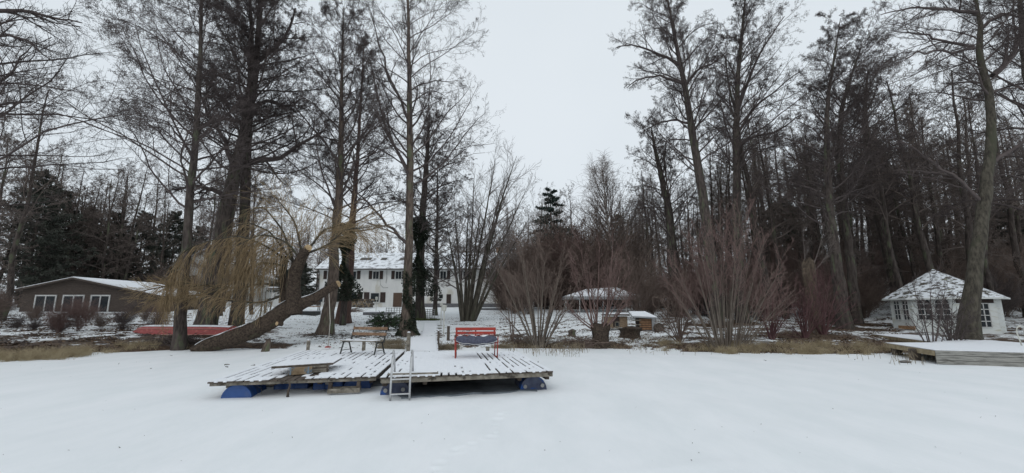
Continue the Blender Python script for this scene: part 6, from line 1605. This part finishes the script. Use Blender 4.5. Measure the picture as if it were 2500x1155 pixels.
szone(30, 1560, 1900, 34, 56, .8, 1.25, (0, 1, 2, 3), 'brown understorey shrub behind the largest bank shrub', 'understorey shrubs behind the largest shrub')
szone(40, 1880, 2180, 30, 56, .7, 1.15, (0, 1, 2, 3), 'brown understorey shrub among the trunks left of the pavilion', 'understorey shrubs left of the pavilion')
szone(40, 2180, 2600, 32, 52, .9, 1.4, (0, 2, 3), 'brown understorey shrub in the dark wood behind the pavilion', 'understorey shrubs behind the pavilion')
szone(7, -60, 45, 25, 40, .6, .9, (0, 2), 'low twiggy shrub at the left edge of the bank', 'low shrubs at the left edge', clear)
szone(24, 60, 400, 23, 37, .18, .42, (0, 1, 2), 'knee-high twiggy plant on the littered bank before the cabin', 'low plants before the cabin', clear)
szone(14, 60, 560, 54, 66, 1.0, 1.5, (0, 2, 3), 'tall twiggy shrub behind the cabin', 'shrubs behind the cabin')
szone(16, 600, 1240, 74, 86, 1.2, 1.7, (0, 3), 'twiggy shrub behind the long house', 'shrubs behind the long house')
szone(5, 1245, 1300, 40, 50, .7, 1.0, (0, 1, 3), 'brown shrub at the right end of the long house', 'shrubs beside the house end', lambda x, y: False)

# far wood that closes the view: one mass of merged trees
rng = np.random.default_rng(300); FB = Buf(); n = 330; K = 7
ang = rng.uniform(-1.05, 1.05, n); dist = rng.uniform(92, 135, n); bx_ = np.tan(ang) * dist * .95; keep = np.abs(bx_) < 200; bx_, by_ = bx_[keep], dist[keep]; n = len(bx_)
HH = rng.uniform(10, 16, n) * np.where(np.abs(bx_) > 40, 1.1, .85); t = np.linspace(0, 1, K)
P0 = np.zeros((n, K, 3)); P0[:, :, 0] = bx_[:, None] + rng.normal(size=(n, 1)) * t * .8; P0[:, :, 1] = by_[:, None]; P0[:, :, 2] = hgt(bx_, by_)[:, None] - .2 + HH[:, None] * t
R0 = .22 * (1 - .85 * t)[None] * np.ones((n, 1)); FB.tubes(P0, R0, 5)
P1, R1 = grow(rng, P0, R0, 16, .12, .98, lambda t: .30 * (1.2 - .7 * t), .9, 5, up=.04, wob=.08, rf=.4, rmin=.035, rtip=.4); FB.tubes(P1, R1, 3)
P2, R2 = grow(rng, P1, R1, 8, .1, 1., .42, .7, 3, up=.03, wob=.1, rf=.6, rmin=.028, rtip=.6); FB.tubes(P2, R2, 3)
o = link_mesh('distant_wood', FB.mesh('distant_wood'), M['twig_brown']); tag(o, 'far-off bare woodland closing the view behind everything', 'woodland', kind='stuff')

# ================================================================== GROUND COVER
def blades(name, label, centers, n_per, h, spread, w, m, seed, lean=.5, bend=.3):
    rng = np.random.default_rng(seed); C = np.repeat(np.array(centers), n_per, 0); n = len(C); K = 4
    C = C + np.stack([rng.normal(size=n) * spread, rng.normal(size=n) * spread * .6, np.zeros(n)], 1); z = hgt(C[:, 0], C[:, 1]); C[:, 2] = np.maximum(z, 0) - .01
    d = rng.normal(size=(n, 3)) * np.array([lean, lean, .1]) + np.array([0, 0, 1.]); d /= np.linalg.norm(d, axis=1, keepdims=True); L = h * rng.uniform(.4, 1.2, n)
    P = np.zeros((n, K, 3)); P[:, 0] = C; g = rng.normal(size=(n, 3)) * np.array([1, 1, 0]) * bend
    for k in range(1, K): P[:, k] = P[:, k - 1] + d * (L / (K - 1))[:, None]; d = d + g - np.array([0, 0, bend * .8]); d /= np.linalg.norm(d, axis=1, keepdims=True)
    B = Buf(); B.tubes(P, np.full((n, 1), w) * np.linspace(1, .3, K)[None], 3); o = link_mesh(name, B.mesh(name), M[m]); tag(o, label, 'grass', kind='stuff'); return o
def shore_pts(pxa, pxb, n, s0, s1, seed):
    r = random.Random(seed); out = []
    for i in range(n):
        px = r.uniform(pxa, pxb); x = (px - 1250) / FPX * 19.5; y = float(shore(x)) + r.uniform(s0, s1); x = (px - 1250) / FPX * y * 1.0; out.append((x, y, 0))
    return out
blades('dry_grass', 'pale dry grass along the left shore', shore_pts(-40, 250, 80, -.35, 1.1, 1), 46, .46, .13, .005, 'drygrass', 401)
blades('dry_grass', 'sparser dry grass between the shore alder and leftmost bank', shore_pts(230, 480, 32, -.1, 1.2, 2), 46, .28, .12, .005, 'drygrass', 402)
blades('dry_grass', 'dry grass tufts along the right shore', shore_pts(1600, 2160, 75, -.3, 1.4, 3), 55, .38, .11, .005, 'drygrass', 403)
blades('dry_grass', 'tangled brown grass on the bank by the footbridge', shore_pts(1075, 1115, 26, -.6, .5, 4) + shore_pts(935, 990, 30, -.1, 1.4, 5) + shore_pts(1215, 1240, 12, -.3, .4, 6), 46, .34, .16, .007, 'reed', 404, .8, .5)
blades('dry_grass', 'scattered dry stalks on the bank between the shrubs', shore_pts(1230, 1640, 120, -.2, 3., 7), 12, .32, .16, .006, 'reed', 405, .6)
blades('green_grass', 'green grass tufts under the lattice fences', [(at(px, 775, 36.3).x, 36.3, 0) for px in np.linspace(955, 1066, 60)], 40, .30, .22, .012, 'greengrass', 406, .8, .5)
# broken reeds standing in the ice
def reeds(boxes, n, seed, label):
    rng = np.random.default_rng(seed); P = np.zeros((n, 4, 3)); r = random.Random(seed)
    for i in range(n):
        x0, x1, y0, y1 = r.choice(boxes); p = top(r.uniform(x0, x1), r.uniform(y0, y1), 0.); a = r.uniform(0, 6.28); L = r.uniform(.12, .42); b = r.uniform(-.2, .2)
        k1 = Vector((p.x + b * L, p.y + r.uniform(-.1, .1) * L, L)); k2 = k1 + Vector((cos(a) * L * r.uniform(.3, 1.1), sin(a) * L * .4, -L * r.uniform(.2, .95)))
        P[i, 0] = (p.x, p.y, -.03); P[i, 1] = tuple(k1); P[i, 2] = tuple(k1.lerp(k2, .5)); P[i, 3] = tuple(k2)
    B = Buf(); B.tubes(P, np.full((n, 4), .0065), 3); o = link_mesh('broken_reeds', B.mesh('broken_reeds', smooth=False), M['reed']); tag(o, label, 'reeds', kind='stuff')
reeds([(1235, 1420, 838, 872), (1290, 1400, 845, 872), (1390, 1440, 850, 862)], 150, 501, 'snapped dry reeds sticking out of the ice right of the right deck')
reeds([(1520, 1700, 850, 868), (1730, 1860, 850, 866), (2060, 2180, 845, 880), (1850, 2060, 852, 866), (2180, 2290, 868, 892)], 130, 502, 'sparse snapped reeds along the right ice edge')
# fallen leaves and twigs on the snow
def scatter(name, label, pts, size, m, seed, aspect=.7, sticks=False):
    rng = np.random.default_rng(seed); P = np.array(pts); n = len(P); z = np.where(P[:, 2] > -5, P[:, 2], 0); P[:, 2] = np.maximum(hgt(P[:, 0], P[:, 1]), ice_h(P[:, 0], P[:, 1])) + .015; B = Buf()
    if sticks:
        a = rng.random(n) * 6.28; L = size * rng.uniform(.4, 1.5, n); Q = np.zeros((n, 4, 3)); d = np.stack([np.cos(a), np.sin(a) * .6, rng.normal(size=n) * .15 + .05], 1)
        for k in range(4): Q[:, k] = P + d * (L * k / 3)[:, None] + rng.normal(size=(n, 3)) * .04 * (k > 0) * L[:, None]
        B.tubes(Q, rng.uniform(.006, .018, n)[:, None] * np.linspace(1, .5, 4)[None], 4)
    else:
        nr = rng.normal(size=(n, 3)) * np.array([.45, .45, .1]) + np.array([0, 0, 1.]); nr /= np.linalg.norm(nr, axis=1, keepdims=True); B.leaves(P, size, rng, aspect, nr)
    o = link_mesh(name, B.mesh(name, smooth=False), M[m]); tag(o, label, 'debris', kind='stuff'); return o
r = random.Random(600)
def landpts(n, pxa, pxb, Ya, Yb, pw=1.5, rej=None):
    out = []
    while len(out) < n:
        px = r.uniform(pxa, pxb); Y = Ya + (Yb - Ya) * r.random() ** pw; x = (px - 1250) / FPX * Y
        if Y < float(shore(x)) + .1: continue
        if rej and rej(x, Y): continue
        cl_ = sin(x * 1.7 + 3 * sin(Y * .8)) + sin(Y * 2.1 + 2 * sin(x * .6)) + sin(x * 4.1 - Y * 3)
        if cl_ < r.uniform(-.6, 1.7): continue
        out.append((x, Y, 0))
    return out
onpath = lambda x, y: abs(x - np.interp(y, [17, 22, 25, 33], [-3.45, -4.6, -5.0, -6.3])) < np.interp(y, [17, 33], [.9, .75])
scatter('leaf_litter', 'dark fallen leaves on the left bank', landpts(8000, -80, 480, 16, 40), .075, 'litter', 601)
scatter('leaf_litter', 'dark fallen leaves across the lawn', landpts(3600, 640, 1260, 20, 48, 1.2, onpath), .05, 'litter', 602)
scatter('leaf_litter', 'fallen leaves on the bank among the right shrubs', landpts(9000, 1220, 2200, 18, 40), .07, 'litter', 603)
scatter('leaf_litter', 'fallen leaves under the right-hand woodland', landpts(6000, 1560, 2600, 26, 60, 1), .10, 'litter', 604)
scatter('fallen_twigs', 'fallen twigs on the left bank', landpts(900, -60, 700, 17, 34), .5, 'twig', 605, sticks=True)
scatter('fallen_twigs', 'fallen twigs on the right bank', landpts(1000, 1090, 2300, 19, 34), .45, 'twig_brown', 606, sticks=True)
scatter('fallen_twigs', 'twigs and bark bits around the slim alder and path alder roots', [(at(px, 815, 25.3).x + r.gauss(0, 1.0), 24.8 + r.gauss(0, .9), 0) for px in (795, 860, 995, 930) for _ in range(170)], .22, 'bark', 607, sticks=True)
scatter('ice_debris', 'small leaf specks dotted over the snowy ice', [tuple(top(r.uniform(0, 2500), 862 + 280 * r.random() ** 2.2, 0)) for _ in range(110)], .013, 'bark', 608)
scatter('ice_debris', 'short twigs lying on the snowy ice', [tuple(top(r.uniform(0, 2500), 868 + 60 * r.random() ** 2, 0)) for _ in range(14)], .11, 'bark', 609, sticks=True)
def brush(px, py, Y, n, L, label, seed, m='twig_brown'):
    rng = np.random.default_rng(seed); p = at(px, py, Y); g = gz(p.x, Y); a = rng.normal(size=n) * .45 + np.where(rng.random(n) < .5, 0, np.pi); LL = L * rng.uniform(.5, 1.2, n); Q = np.zeros((n, 5, 3)); h = rng.random(n) ** 1.8 * .34
    c = np.stack([rng.normal(size=n) * L * .3, rng.normal(size=n) * .3, h], 1); d = np.stack([np.cos(a), np.sin(a), -.25 + rng.normal(size=n) * .15], 1)
    for k in range(5): Q[:, k] = c + d * ((k - 1.5) / 4 * LL)[:, None] + rng.normal(size=(n, 3)) * .02
    Q[:, :, 2] = np.maximum(Q[:, :, 2], .0); B = Buf(); B.tubes(Q, rng.uniform(.005, .014, n)[:, None] * np.linspace(1, .4, 5)[None], 4); o = link_mesh('brushwood_pile', B.mesh('brushwood_pile'), M[m]); o.location = (p.x, Y, g); tag(o, label, 'brushwood')
brush(1425, 838, 21.0, 190, 1.5, 'heap of cut brushwood leaning against the pollard willow', 610)
brush(430, 845, 20.6, 160, 1.6, 'dark twig heap around the foot of the left shore alder', 611, 'twig')
brush(860, 745, 47, 120, 2.0, 'snow-flecked brushwood heap beside the logs below the long house', 612)
brush(1275, 832, 21.8, 90, 1.2, 'tangled brush at the foot of the reddish-brown bank shrub', 613)
